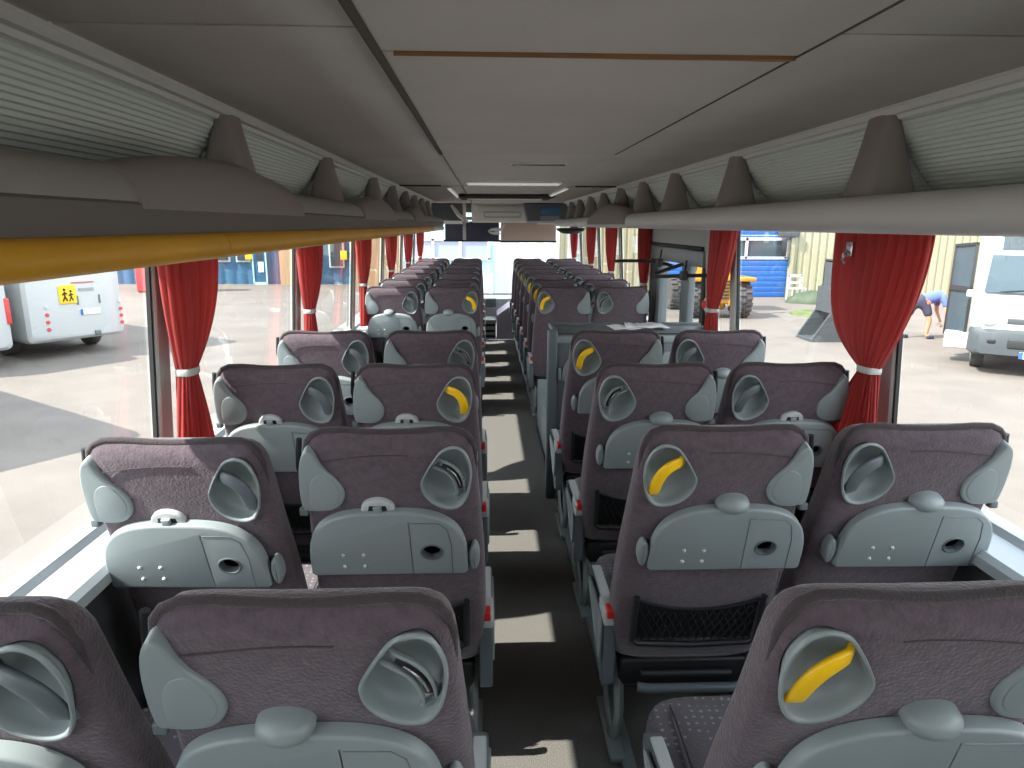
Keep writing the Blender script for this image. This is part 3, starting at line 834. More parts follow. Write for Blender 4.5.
MB().lathe((0, 0, 0), [(.0, -.002), (.04, -.002), (.04, -.012), (.03, -.016), (.0, -.016)][::1], (1, 0, 0), 20).build('ring', M['plastic_light'], t)
MB().lathe((-.014, 0, 0), [(.0, 0), (.024, 0), (.022, -.014), (.0, -.016)], (1, 0, 0), 20).build('push_cap', M['red'], t)

# ------------------------------------------------------------------ forward ceiling fittings and front
def lamp_strip(label, x0, x1, y0, y1, z):
    t = thing('ceiling_lamp', label, 'lamp', ((x0+x1)/2, (y0+y1)/2, z), 0, 'ceiling lamps')
    hx, hy = (x1-x0)/2, (y1-y0)/2
    MB().box(-hx, hx, -hy, hy, -.012, .006, .005).build('housing', M['alu'], t)
    MB().box(-hx+.012, hx-.012, -hy+.01, hy-.01, -.02, -.010, .006).build('diffuser', M['lamp'], t)
lamp_strip('long pale ceiling lamp across the middle of the ceiling', -.30, .33, 4.62, 4.80, CB-.004)
lamp_strip('slim pale ceiling lamp on the left of the front hatch', -.47, -.42, 5.4, 7.1, CB+.0)
lamp_strip('slim pale ceiling lamp on the right of the front hatch', .42, .47, 5.4, 7.1, CB+.0)
t = thing('slot_light', 'short bright slot light recessed in the middle ceiling panel', 'light', (.07, 3.25, CB-.006))
MB().box(-.13, .13, -.02, .02, -.006, .0, .003).build('plate', M['alu'], t); MB().tube([(-.12, 0, -.008), (.12, 0, -.008)], .006, 8).build('grip', M['chrome'], t)
t = thing('roof_hatch', 'dark framed roof hatch near the front of the ceiling', 'hatch', (0.03, 6.75, CB-.01))
m_ = MB(); m_.box(-.42, .42, -.10, .06, -.028, .01, .01); m_.box(-.45, -.39, -.1, .7, -.02, .01, .006); m_.box(.39, .45, -.1, .7, -.02, .01, .006)
m_.build('frame', M['ceiling_gap'], t); MB().box(-.38, .38, .06, .7, -.014, .006, .006).build('hatch_panel', M['off_white'], t)
for sx in (-1, 1):
    t = thing('air_vent', 'dark slotted air vent in the ceiling on the %s' % ('left' if sx < 0 else 'right'), 'vent', (sx*.66, 5.32, CB), 0, 'ceiling air vents')
    MB().box(-.16, .16, -.03, .03, -.004, .01, .003).build('slot', M['black'], t)
    for i in range(5): MB().box(-.15+.062*i, -.145+.062*i, -.028, .028, -.008, .0).build('slat', M['plastic_dark'], t)
# bulkhead over the driver
t = thing('front_bulkhead', 'off-white panel with vent slot above the windscreen', 'bulkhead', (.06, 9.7, 1.58))
MB().box(-.42, .42, 0, .12, 0, .27, .02).build('panel', M['off_white'], t)
MB().box(-.34, .34, -.012, .01, .02, .22, .006).build('cover', M['off_white'], t)
m_ = MB(); m_.box(-.25, .25, -.022, -.01, .13, .145, .003); m_.box(-.25, .25, -.022, -.01, .065, .08, .003); m_.box(-.25, -.235, -.022, -.01, .065, .145); m_.box(.235, .25, -.022, -.01, .065, .145)
m_.build('vent_slot', M['plastic_light'], t)
for i, sx in enumerate((-1, 1)):
    struct(MB().box(*sorted((sx*.5+.06, sx*1.2)), 9.85, 9.95, 1.56, 1.9).build('wall_front_upper_%s' % ('left' if sx < 0 else 'right'), M['off_white']))
struct(MB().box(-1.2, 1.2, 9.95, Y1, 1.62, 1.66).build('ceiling_front', M['off_white']))
t = thing('folding_monitor', 'dark monitor box with pale curved bracket at the left rack end', 'monitor', (-.66, 9.1, 1.58))
MB().box(-.2, .2, 0, .1, .02, .24, .02).build('housing', M['plastic_dark'], t)
MB().tube([(.06, -.03, .21), (.10, -.04, .16), (.15, -.04, .09), (.24, -.03, .02), (.28, -.02, -.0)], [.03, .05, .055, .04, .02], 12, flat=.5).build('curved_bracket', M['off_white'], t)
MB().box(.20, .24, -.06, -.03, -.22, .02, .006).build('hanging_strap', M['plastic_light'], t)
t = thing('control_panel', 'dark recessed panel with small blue screen at the right rack end', 'panel', (.50, 9.3, 1.58))
MB().loft([[(-.16, 0, .24), (.42, 0, .24), (.42, 0, .02), (-.11, 0, .02)], [(-.18, .1, .26), (.45, .1, .26), (.45, .1, 0), (-.12, .1, 0)]]).build('recess', M['plastic_dark'], t)
MB().box(.05, .30, -.012, .0, .10, .20, .004).build('screen', M['screen'], t)
MB().box(.05, .30, -.012, .0, .03, .09, .004).build('keypad', M['plastic'], t)
t = thing('sun_visor', 'dark blue roller sun visor at the top left of the windscreen', 'sun visor', (-.37, 10.5, 1.32))
MB().box(-.40, .40, 0, .012, 0, .28, .004).build('blind', M['navy'], t); MB().tube([(-.42, .006, .0), (.42, .006, .0)], .014, 8).build('bottom_bar', M['black'], t)
t = thing('sun_visor', 'beige roller sun visor at the top right of the windscreen', 'sun visor', (.47, 10.5, 1.31))
MB().box(-.41, .41, 0, .012, 0, .29, .004).build('blind', M['beige'], t); MB().tube([(-.42, .006, .0), (.42, .006, .0)], .014, 8).build('bottom_bar', M['black'], t)
t = thing('inside_mirror', 'small bright inside mirror hanging between the sun visors', 'mirror', (-.02, 10.3, 1.46))
m_ = MB()
m_.loft([[(-.12+.24*i/10, -.01+.0*j, 0) for i in range(1)] * 1 + [(x*.11*(k), -.02*(1-k), z*.05*k) for x, z in [(cos(2*pi*a/16), sin(2*pi*a/16)) for a in range(15)]] for k in (.2, .8, 1.0)])
m_.build('mirror_body', M['plastic_light'], t); MB().tube([(.0, .02, 0), (.08, .05, .04), (.14, .1, .12)], .015, 8).build('arm', M['chrome'], t)
t = thing('side_lamp_pod', 'dark oval pod under the right rack end', 'pod', (.88, 8.7, 1.485))
MB().lathe((0, 0, 0), [(.0, -.04), (.10, -.035), (.17, 0), (.18, .03), (.0, .035)], (0, 0, 1), 24).build('pod_body', M['black'], t)

# dashboard, console, driver seat region
t = thing('dashboard', 'pale grey dashboard below the windscreen', 'dashboard', (0, 10.92, -.42))
pr = [(-1.15, .0), (-1.15, .95), (-1.0, 1.0), (1.0, 1.0), (1.15, .95), (1.15, .0)]
MB().loft([[(x, .0 + .1*(z > .9), z*.82) for x, z in pr], [(x, .55, z*.86) for x, z in pr]]).build('dash_body', M['plastic_light'], t)
MB().box(-.5, .0, -.04, .05, .70, .84, .02).build('instrument_hood', M['plastic_dark'], t)
t = thing('front_console', 'lilac grey console panel at the front end of the aisle', 'console', (.08, 10.52, -.42))
MB().loft([[(-.08, 0, 0), (.17, 0, 0), (.17, 0, .72), (.12, 0, .76), (-.08, 0, .62)], [(-.08, .38, 0), (.17, .38, 0), (.17, .38, .76), (.12, .38, .80), (-.08, .38, .66)]]).build('side_panel', M['lilac'], t)
MB().box(.160, .168, -.02, .38, .4, .78, .004).build('edge_trim', M['black'], t)
t = thing('stowage_box', 'pale step box with dark slots left of the front console', 'box', (-.13, 10.42, -.42))
MB().box(-.16, .11, 0, .4, 0, .54, .012).build('box_body', M['plastic_light'], t)
for z in (.30, .38, .47): MB().box(-.12, .10, -.012, .01, z, z+.035, .004).build('slot', M['black'], t)
MB().box(-.18, .115, -.03, .4, .54, .57, .01).build('lid', M['plastic_light'], t)
t = thing('driver_seat', 'pale grey driver seat back showing at the front left', 'seat', (-.62, 10.62, -.42))
m_ = MB(); rings = []
for z, w, d in ((.5, .22, .05), (.55, .25, .06), (.8, .26, .06), (1.05, .22, .05), (1.12, .12, .03)):
    rings.append([(sup(w, d, 3.5, k, 20)[0], sup(w, d, 3.5, k, 20)[1], z) for k in range(20)])
m_.loft(rings).build('backrest', M['fabric'], t); MB().box(-.25, .25, -.06, .20, .38, .5, .04).build('cushion', M['fabric'], t); MB().box(-.15, .15, -.05, .18, 0, .38, .03).build('pedestal', M['plastic_dark'], t)

# ------------------------------------------------------------------ outside
G = -1.2
struct(MB().box(-80, 80, -40, 90, G-.1, G).build('ground', M['ground']))

def wall_ribs(name, x0, x1, y, z0, z1, mm, pitch=.3, d=.04, horizontal=False):
    mb = MB(); n = max(2, int((x1-x0)/pitch))
    pts = []
    for i in range(n):
        a = x0+(x1-x0)*i/n; w = (x1-x0)/n
        pts += [(a, y), (a+w*.55, y), (a+w*.65, y+d), (a+w*.9, y+d)]
    pts += [(x1, y), (x1, y+.3), (x0, y+.3)]
    mb.loft([[(px, py, z) for px, py in pts] for z in (z0, z1)])
    return mb.build(name, mm)
# right-hand hall: cream cladding and blue roller door
struct(wall_ribs('wall_hall_east', 11.75, 34, 27, G, 5.0, M['cream']))
struct(wall_ribs('wall_hall_west', 2.6, 6.6, 27, G, 5.0, M['cream']))
struct(MB().box(6.6, 11.75, 26.95, 27.3, 3.2, 5.0).build('wall_hall_lintel', M['blue_door']))
t = thing('door_2', None, None, (9.15, 27.05, G)); struct(t)
mb = MB(); pts = []
for i in range(22):
    z = i*.2
    if 1.55 < z < 2.15: continue
    mb.box(-2.55, 2.55, 0, .06, z+.004, z+.196, .015)
mb.build('roller_panel', M['blue_door'], t)
mb = MB(); mb.box(-2.5, 2.5, .02, .05, 1.5, 2.3); mb.build('door_glass', M['glass_dark'], t)
mb = MB(); mb.box(-2.55, 2.5, -.03, .02, 2.2, 2.32); mb.box(-2.55, 2.5, -.03, .02, 1.48, 1.58)
for x in (-2.5, -.6, .85, 2.42): mb.box(x-.05, x+.05, -.03, .02, 1.5, 2.3)
mb.build('glazing_bar', M['white_paint'], t)
struct(MB().box(6.4, 6.6, 26.9, 27.3, G, 5).build('trim_50', M['white_paint'])); struct(MB().box(11.7, 11.85, 26.9, 27.3, G, 5).build('trim_51', M['cream']))
t = thing('door_3', None, None, (14.3, 26.9, G)); struct(t)
MB().box(-.35, .35, 0, .1, 1.2, 3.0, .02).build('blue_leaf', M['blue_door'], t)
t = thing('wall_lamp', 'small grey box lamp at the top corner of the blue roller door', 'lamp', (11.6, 26.8, 1.15))
MB().box(-.45, .35, 0, .15, -.02, .28, .03).build('lamp_body', M['steel'], t); MB().box(-.3, -.1, -.01, .1, -.75, -.1, .03).build('bracket', M['black'], t)

# wheel loader
t = thing('wheel_loader', 'yellow wheel loader parked in front of the blue roller door', 'wheel loader', (6.93, 21.0, G))
for x in (-.75, .72):
    for yy in (0, 2.2):
        w = MB(); rr = .55
        w.lathe((x-.2, yy, rr), [(.25, 0), (.5, .0), (.53, .05), (.53, .35), (.5, .4), (.25, .4), (.2, .3), (.2, .1)], (1, 0, 0), 32, caps=True)
        for k in range(18):
            a = 2*pi*k/18
            for s in (0, 1):
                a2 = a + s*pi/18; c = Vector((x-.2+.1+.2*s, yy+.54*cos(a2), rr+.54*sin(a2)))
                e1 = Vector((.095, 0, 0)); e2 = Vector((0, -sin(a2), cos(a2)))*.045; e3 = Vector((0, cos(a2), sin(a2)))*.03
                vs = [c+e1*i+e2*j+e3*l for i in (-1, 1) for j in (-1, 1) for l in (-1, 1)]
                w.add(vs, [(0,1,3,2),(4,6,7,5),(0,4,5,1),(2,3,7,6),(0,2,6,4),(1,5,7,3)])
        wo = w.build('wheel', M['tyre'], t)
        h = MB(); h.lathe((x-.12, yy, rr), [(.0, 0), (.26, .0), (.26, .24), (.0, .24)], (1, 0, 0), 20); h.build('hub', M['loader_yellow'], wo)
MB().tube([(-.7, 0, .55), (.7, 0, .55)], .13, 10).build('axle', M['loader_yellow'], t)
m_ = MB(); m_.box(-1.0, -.5, -.5, .6, 1.12, 1.24, .03); m_.box(.45, 1.0, -.5, .6, 1.12, 1.24, .03); m_.build('fender', M['loader_yellow'], t)
m_ = MB(); m_.box(-.42, .42, -.3, 1.2, .5, 1.55, .06); m_.box(-.3, .3, -.42, -.28, .45, 1.3, .04); m_.build('engine_cover', M['loader_yellow'], t)
m_ = MB()
for k in range(6): m_.box(-.22, .22, -.44, -.42, .6+.1*k, .65+.1*k)
m_.build('grille', M['black'], t)
m_ = MB(); m_.tube([(.05, -.1, .3), (.12, -.35, .6), (.2, -.3, .8), (.3, -.38, .4)], .09, 8); m_.build('steering_ram', M['loader_yellow'], t)
m_ = MB()
for x in (-.45, .45):
    for yy in (.9, 2.0): m_.tube([(x, yy, 1.4), (x, yy, 2.9)], .05, 8)
m_.box(-.55, .55, .8, 2.1, 2.85, 2.95, .03); m_.build('cab_frame', M['steel'], t)
MB().tube([(.22, .2, 1.5), (.22, .2, 2.8)], .09, 10).build('exhaust', M['steel'], t)
m_ = MB(); m_.box(.3, .5, -.2, .2, 1.5, 1.75, .03); m_.box(-.5, -.3, -.2, .2, 1.5, 1.75, .03); m_.build('tail_lamp_box', M['loader_yellow'], t)

# steel bucket standing on the yard
t = thing('steel_bucket', 'big grey steel loader bucket standing on end on the yard', 'bucket', (8.17, 16.3, G))
prof = [(-.45, .0), (-.40, .12), (.0, .75), (.0, 1.25), (.1, 1.35), (.1, 1.85), (.22, 1.95), (.75, 1.95), (.75, 1.85), (.66, 1.5), (.6, 1.0), (.5, .55), (.4, .08), (.75, .0)]
rings = [[(x, y, z) for x, z in prof] for y in (-.02, .03)]
MB().loft(rings).build('side_plate', M['steel'], t); 
MB().loft([[(x, y+.8, z) for x, z in prof] for y in (-.02, .03)]).build('side_plate', M['steel'], t)
m_ = MB(); m_.box(.10, .2, .0, .8, 1.3, 1.93); m_.box(.1, .75, .0, .8, 1.9, 1.97); m_.box(-.02, .1, 0, .8, .7, 1.3); m_.box(-.45, .75, 0, .8, 0, .06); m_.build('shell', M['steel'], t)
MB().box(.2, .75, -.05, .02, 1.55, 1.75, .01).build('edge_strip', M['beige'], t)
t = thing('plastic_chair_stack', 'white plastic chair standing by the cream wall', 'chair', (11.62, 25.9, G))
m_ = MB(); m_.box(-.28, .28, -.25, .25, .42, .47, .02); m_.build('seat', M['white_paint'], t)
m_ = MB(); m_.box(-.28, .28, .2, .26, .85, .95, .02); m_.box(-.28, .28, .2, .26, .6, .68, .02); m_.box(-.28, -.2, .2, .26, .45, .95, .02); m_.box(.2, .28, .2, .26, .45, .95, .02); m_.build('backrest', M['white_paint'], t)
for x in (-.24, .24):
    for yy in (-.21, .21): MB().tube([(x, yy, .43), (x*1.1, yy*1.1, 0)], .03, 8).build('leg', M['white_paint'], t)
def lump(name, label, cat, loc, sx, sy, sz, mm, seed, n=22):
    rnd = random.Random(seed); ph = [(rnd.uniform(1, 5), rnd.uniform(0, 6), rnd.uniform(1, 5), rnd.uniform(0, 6)) for _ in range(5)]
    rings = []
    for i in range(8):
        q = i/7; r = cos(q*pi/2)**.6 if i < 7 else .02
        rings.append([(sx*r*cos(2*pi*k/n)*(1+.15*sin(ph[0][0]*2*pi*k/n//1+ph[0][1])), sy*r*sin(2*pi*k/n)*(1+.15*sin(3*2*pi*k/n+ph[1][1])), sz*(q**.8)*(1+.35*sin(5*2*pi*k/n+ph[2][1]+q*3)*(1-q*.6))) for k in range(n)])
    o = MB().loft(rings).build(name, mm, None, 60); o.location = loc
    return tag(o, label, cat)
lump('tarpaulin_heap', 'crumpled green tarpaulin heap at the foot of the cream wall', 'tarpaulin', (11.75, 24.9, G), .85, .45, .42, M['tarp'], 3)
o = lump('weed_patch', 'low green weeds growing behind the steel bucket', 'weeds', (10.25, 21.6, G), .6, .9, .13, M['moss'], 5); o['kind'] = 'stuff'

# white minibus on the right
VX, VY = 9.05, 12.7
t = thing('minibus', 'white minibus with grey bumper facing the right windows', 'minibus', (VX, VY, G), radians(-35))
V = 2.1  # width
def sec(y, zb, zt, w0=0.0, w1=V, rr=.12):
    n = 6; pts = []
    for cx, cz, a0 in ((w1-rr, zt-rr, 0), (w0+rr, zt-rr, pi/2), (w0+rr*.6, zb+rr*.6, pi), (w1-rr*.6, zb+rr*.6, 1.5*pi)):
        r2 = rr if a0 < pi else rr*.6
        pts += [(cx+r2*cos(a0+pi/2*i/n), y, cz+r2*sin(a0+pi/2*i/n)) for i in range(n+1)]
    return pts
rings = [sec(-.02, .6, .98, .18, V-.18), sec(.10, .5, 1.10, .06, V-.06), sec(.45, .50, 1.30, .0, V), sec(.75, .40, 1.46, .0, V), sec(.78, .40, 1.47, 0, V),
         sec(1.0, .40, 1.82, .02, V-.02, .15), sec(1.25, .40, 2.25, .04, V-.04, .18), sec(1.32, .40, 2.62, .05, V-.05, .2), sec(1.6, .40, 2.72, .05, V-.05, .22), sec(6.2, .40, 2.72, .05, V-.05, .22)]
MB().loft(rings).build('body', M['white_paint'], t, 35)
def quad_plate(pts, d, nrm):
    a = [Vector(p) for p in pts]; n = Vector(nrm); return MB().loft([[tuple(p) for p in a], [tuple(p+n*d) for p in a]])
quad_plate([(.14, .735, 1.50), (V-.14, .735, 1.50), (V-.20, 1.235, 2.20), (.20, 1.235, 2.20)], .02, (0, -.8, .6)).build('windscreen', M['glass_dark'], t)
m_ = MB(); m_.tube([(.4, .70, 1.53), (.9, .76, 1.58), (1.2, .74, 1.55)], .012, 6); m_.build('wiper', M['black'], t)
quad_plate([(.35, 1.27, 2.30), (V-.3, 1.27, 2.30), (V-.3, 1.30, 2.58), (.35, 1.30, 2.58)], .02, (0, -1, .1)).build('destination_display', M['glass_dark'], t)
m_ = MB(); m_.loft([sec(-.08, .42, .84, .14, V-.14, .14), sec(.02, .38, .92, .02, V-.02, .14), sec(.4, .38, .90, -.02, V+.02, .1), sec(.52, .42, .86, -.02, V+.02, .1)]); m_.build('bumper', M['bumper'], t, 40)
MB().box(.55, V-.55, -.02, .06, .98, 1.10, .02).build('grille', M['bumper'], t); MB().box(.6, V-.6, -.10, -.06, .55, .72, .02).build('lower_grille', M['rubber'], t)
m_ = MB(); m_.box(.28, .42, -.095, -.05, .62, .70, .02); m_.build('fog_lamp', M['black'], t)
for x in (.1, V-.45):
    rings = []
    for k, s in ((0, 1), (.03, .95), (.05, .6)):
        rings.append([(x+.17+.17*s*cos(2*pi*a/20), .055-k+.06*sin(2*pi*a/20)*1.6, 1.10+.14*s*sin(2*pi*a/20)) for a in range(20)])
    MB().loft(rings).build('headlight', M['plastic_light'], t)
p_ = MB().box(.80, 1.32, -.125, -.10, .38, .50, .004).build('number_plate', M['plate'], t); MB().box(.80, .86, -.128, -.122, .38, .50).build('blue_band', M['plate_blue'], p_)
for x, s in ((.08, 0), (V-.30, 1)):
    for yy in (.95, 5.0):
        w = MB(); w.lathe((x, yy, .35), [(.2, 0), (.33, .0), (.35, .03), (.35, .19), (.33, .22), (.2, .22)], (1, 0, 0), 28); wo = w.build('wheel', M['tyre'], t)
        MB().lathe((x-.005, yy, .35), [(0, 0), (.2, 0), (.2, .23), (0, .23)], (1, 0, 0), 18).build('rim', M['plastic_light'], wo)
MB().box(-.14, -.02, .95, 1.1, 1.38, 1.52, .03).build('side_mirror', M['white_paint'], t)
# open folding passenger door
d = MB(); d.box(-.10, -.04, 1.3, 1.37, .55, 2.45, .01); d.box(-.46, -.40, 1.8, 1.87, .55, 2.4, .01)
d.loft([[(-.10, 1.3, 2.4), (-.04, 1.3, 2.4), (-.04, 1.3, 2.45), (-.10, 1.3, 2.45)], [(-.46, 1.8, 2.34), (-.40, 1.8, 2.34), (-.40, 1.8, 2.4), (-.46, 1.8, 2.4)]])
d.loft([[(-.10, 1.3, 1.45), (-.04, 1.3, 1.45), (-.04, 1.3, 1.55), (-.10, 1.3, 1.55)], [(-.46, 1.8, 1.45), (-.40, 1.8, 1.45), (-.40, 1.8, 1.55), (-.46, 1.8, 1.55)]])
d.loft([[(-.10, 1.3, .5), (-.04, 1.3, .5), (-.04, 1.3, .6), (-.10, 1.3, .6)], [(-.46, 1.8, .5), (-.40, 1.8, .5), (-.40, 1.8, .6), (-.46, 1.8, .6)]])
dd = d.build('open_door', M['rubber'], t)
quad_plate([(-.08, 1.33, .55), (-.44, 1.83, .55), (-.44, 1.83, 2.36), (-.08, 1.33, 2.42)], .01, (.7, .7, 0)).build('door_glass', M['glass_dark'], dd)
MB().box(-.42, .06, 1.15, 1.6, .30, .62, .03).build('entry_step', M['white_paint'], t)

# person bending down
t = thing('person', 'person in blue shirt and dark shorts bending down beside the minibus', 'person', (10.75, 16.9, G), 0)
def skin_body(name, verts, edges, radii, mm, root=0, sub=2):
    me = bpy.data.meshes.new(name); me.from_pydata(verts, edges, []); o = bpy.data.objects.new(name, me); COL.objects.link(o)
    sk = o.modifiers.new('skin', 'SKIN'); sk.use_smooth_shade = True
    for i, r in enumerate(radii):
        me.skin_vertices[0].data[i].radius = (r, r) if not isinstance(r, tuple) else r
        me.skin_vertices[0].data[i].use_root = (i == root)
    ss = o.modifiers.new('sub', 'SUBSURF'); ss.levels = sub; ss.render_levels = sub
    me.materials.append(mm); o.parent = t
    return o
# pelvis at 0.92, torso bent forward to the right and down
bv = [(0, 0, .93), (.16, -.05, 1.03), (.34, -.10, 1.06), (.44, -.13, 1.0), (.50, -.15, .93), (.56, -.17, .84), (.60, -.18, .76),
      (-.20, .06, .84), (-.30, .06, .48), (-.42, .10, .08), (-.33, .0, .04),
      (.06, -.08, .82), (.16, -.14, .46), (.14, -.1, .08), (.24, -.18, .04),
      (.40, -.30, .98), (.42, -.34, .70), (.47, -.36, .46), (.49, -.38, .37),
      (.42, .06, .98), (.46, .10, .70), (.53, .04, .48), (.56, .02, .39)]
be = [(0,1),(1,2),(2,3),(3,4),(4,5),(5,6),(0,7),(7,8),(8,9),(9,10),(0,11),(11,12),(12,13),(13,14),(3,15),(15,16),(16,17),(17,18),(3,19),(19,20),(20,21),(21,22)]
br = [.12,.13,.135,.11,.065,.09,.06,.09,.065,.04,.04,.09,.065,.04,.04,.065,.047,.032,.035,.065,.047,.032,.035]
body = skin_body('body', bv, be, br, M['skin'])
sv = bv[:4]+[(.40,-.30,.98),(.415,-.325,.80),(.42,.06,.98),(.45,.09,.80)]
skin_body('shirt', sv, [(0,1),(1,2),(2,3),(3,4),(4,5),(3,6),(6,7)], [.165,.17,.175,.135,.085,.075,.085,.075], M['shirt'])
pv = [(0, 0, .93), (.06, -.02, .97), (-.20, .06, .84), (-.28, .06, .55), (.06, -.08, .82), (.14, -.13, .55)]
skin_body('shorts', pv, [(0,1),(0,2),(2,3),(0,4),(4,5)], [.168,.168,.115,.10,.115,.10], M['shorts'])
m_ = MB(); rings = []
for i in range(9):
    a = -pi/2 + pi*i/8*.62; rings.append([(.585+.105*cos(a)*cos(2*pi*k/16)+.02, -.175+.10*cos(a)*sin(2*pi*k/16), .83+.115*sin(a)) for k in range(16)])
m_.loft(rings).build('hair', M['hair'], t)
for fx, fy in ((-.36, .03), (.2, -.15)):
    MB().box(fx-.06, fx+.12, fy-.05, fy+.05, 0, .09, .03).build('shoe', M['shorts'], t)
for hx, hy, hz in ((.49, -.38, .36), (.56, .02, .38)):
    f = MB(); 
    for j in range(4): f.tube([(hx-.02+.014*j, hy-.02, hz-.01), (hx-.02+.016*j+.01, hy-.02, hz-.07), (hx+.016*j, hy+.0, hz-.11+.008*abs(j-1.5))], [.011, .010, .007], 6)
    f.tube([(hx-.03, hy+.01, hz+.01), (hx-.055, hy+.02, hz-.03), (hx-.05, hy+.02, hz-.06)], [.012, .011, .008], 6)
    f.build('fingers', M['skin'], body)

# white minibus rear on the left with children sign
def rear_vehicle(name, label, cat, loc, rz, W, H, Lg, details):
    t = thing(name, label, cat, loc, rz)
    rings = [sec(-.03, .42, H-.35, .10, W-.10, .2), sec(.03, .36, H-.2, .03, W-.03, .2), sec(.15, .34, H-.08, .0, W, .2), sec(.4, .34, H, .0, W, .22), sec(Lg, .34, H, .0, W, .22)]
    b = MB().loft(rings).build('body', M['shaded_white'], t, 35)
    for x in (.06, W-.28):
        for yy in (1.3, Lg-1.2):
            w = MB(); w.lathe((x, yy, .36), [(.2, 0), (.34, 0), (.36, .03), (.36, .19), (.34, .22), (.2, .22)], (1, 0, 0), 24); w.build('wheel', M['tyre'], t)
    return t
a = atan2(1.5, 1.07)
t = rear_vehicle('minibus', 'white minibus with yellow children sign parked outside the left windows', 'minibus', (-9.38, 14.05, G), a, 1.98, 2.75, 6.0, True)
def rp(nm, x0, x1, z0, z1, mm, y0=-.05, y1=.0, bev=.01): return MB().box(x0, x1, y0, y1, z0, z1, bev).build(nm, mm, t)
rp('rear_window', .2, 1.78, 1.72, 2.4, M['glass_dark'], -.02, .04)
sg = rp('children_sign', .68, 1.02, 1.12, 1.50, M['sign_yellow'], -.055, -.03, .03)
m_ = MB()
for cx_, s in ((.79, 1.0), (.91, .85)):
    m_.lathe((cx_, -.058, 1.16+.25*s), [(.0, -.002), (.03*s, -.002), (.03*s, .002), (0, .002)], (0, 1, 0), 12)
    for q in (((0, .20), (0, .10)), ((0, .18), (-.05, .13)), ((0, .18), (.05, .15)), ((0, .1), (-.045, .0)), ((0, .1), (.04, .01))):
        m_.tube([(cx_+q[0][0]*s, -.058, 1.17+q[0][1]*s), (cx_+q[1][0]*s, -.058, 1.17+q[1][1]*s)], .016*s, 6)
m_.build('pictogram', M['black'], sg)
pl = rp('number_plate', 1.06, 1.46, .86, .98, M['plate'], -.05, -.03, .004); MB().box(1.06, 1.11, -.053, -.048, .86, .98).build('blue_band', M['plate_blue'], pl)
for x in (.42, 1.90):
    for z in (.62, .77, .92, 1.08):
        m_ = MB(); m_.lathe((x, -.03, z), [(.0, .0), (.04, 0), (.036, -.018), (0, -.02)], (0, 1, 0), 14); m_.build('rear_light', M['red_paint'] if z < 1.0 else M['plastic_light'], t)
m_ = MB(); m_.box(1.02, 1.05, -.05, -.03, 1.08, 1.26); m_.box(1.46, 1.49, -.05, -.03, 1.08, 1.26); m_.build('plate_recess_edge', M['plastic_dark'], t)
m_ = MB(); m_.box(.95, 1.4, -.045, -.035, 1.53, 1.55); m_.build('red_stripe', M['red_paint'], t)
m_ = MB(); m_.box(1.08, 1.38, -.045, -.035, 1.36, 1.42); m_.build('grey_lettering', M['plastic'], t)
m_ = MB(); m_.box(1.3, 1.42, -.06, -.02, .40, .50, .01); m_.build('tow_socket', M['plastic_dark'], t)
t = rear_vehicle('van', 'white van at the far left edge of the windows', 'van', (-10.42, 12.06, G), a, 1.9, 2.5, 5.2, False)
rp('rear_light', 1.80, 1.90, .85, 1.35, M['red_paint'], -.03, .03, .02); rp('badge', .6, .9, 1.0, 1.05, M['plastic_dark'], -.045, -.03)
rp('rear_window', .25, 1.65, 1.55, 2.2, M['glass_dark'], -.02, .04)
t = rear_vehicle('minibus', 'white minibus parked nearest to the coach on the left, its corner shadow on the yard', 'minibus', (-8.04, 6.44, G), a, 2.0, 2.75, 6.0, False)
rp('rear_window', .25, 1.75, 1.6, 2.3, M['glass_dark'], -.02, .04); rp('rear_light', 1.86, 1.96, .85, 1.35, M['red_paint'], -.03, .03, .02); rp('rear_light', .04, .14, .85, 1.35, M['red_paint'], -.03, .03, .02)
# left hand buildings
struct(wall_ribs('wall_blue_hall', -20, -9.6, 33, G, 4.5, M['blue_wall'], pitch=.5, d=.03))
struct(wall_ribs('wall_blue_hall_north', -8.9, -6.0, 33, G, 4.5, M['blue_wall'], pitch=.5, d=.03))
struct(MB().box(-9.6, -8.9, 32.4, 33.2, G, 4.5).build('wall_cream_pier', M['peach']))
struct(MB().box(-6.0, -3.4, 30.5, 33.2, G, 5.5).build('wall_peach_block', M['peach']))
nwin = 30
for x, w, z0, z1 in ((-12.3, .45, -.1, .9), (-11.4, .5, -.1, .9), (-8.55, .6, -.1, .9), (-7.1, .55, -.35, .9), (-14.2, .8, -.1, .9)):
    o = struct(MB().box(x-w/2-.08, x+w/2+.08, 32.9, 32.99, z0-.08, z1+.08, .01).build('window_%d' % nwin, M['white_paint'])); nwin += 1
    MB().box(x-w/2, x+w/2, 32.86, 32.92, z0, z1).build('window_pane', M['glass_dark'], o)
t = thing('door_4', None, None, (-10.66, 32.95, G)); struct(t)
m_ = MB(); m_.box(-.27, .27, -.05, .02, 0, 2.2, .01); m_.build('door_leaf', M['blue_wall'], t)
m_ = MB(); m_.box(-.33, -.27, -.09, .0, 0, 2.2); m_.box(.27, .33, -.09, 0, 0, 2.2); m_.box(-.3, .3, -.09, 0, .0, .1); m_.build('door_frame', M['pale_blue'], t)
MB().box(-.06, .18, -.08, -.05, .56, 1.03, .005).build('notice', M['paper'], t); MB().box(-.14, .16, -.08, -.05, 1.1, 2.0, .005).build('door_pane', M['glass_dark'], t)
for x in (-11.12, -6.75):
    o = MB().box(x-.15, x+.15, 32.82, 32.9, -.05, .35, .01).build('yellow_notice', M['sign_yellow'])
    tag(o, 'small yellow notice beside a window of the blue hall, %s' % ('left of the cream pier' if x < -9 else 'right of the cream pier'), 'notice', 'yellow notices on the blue hall')
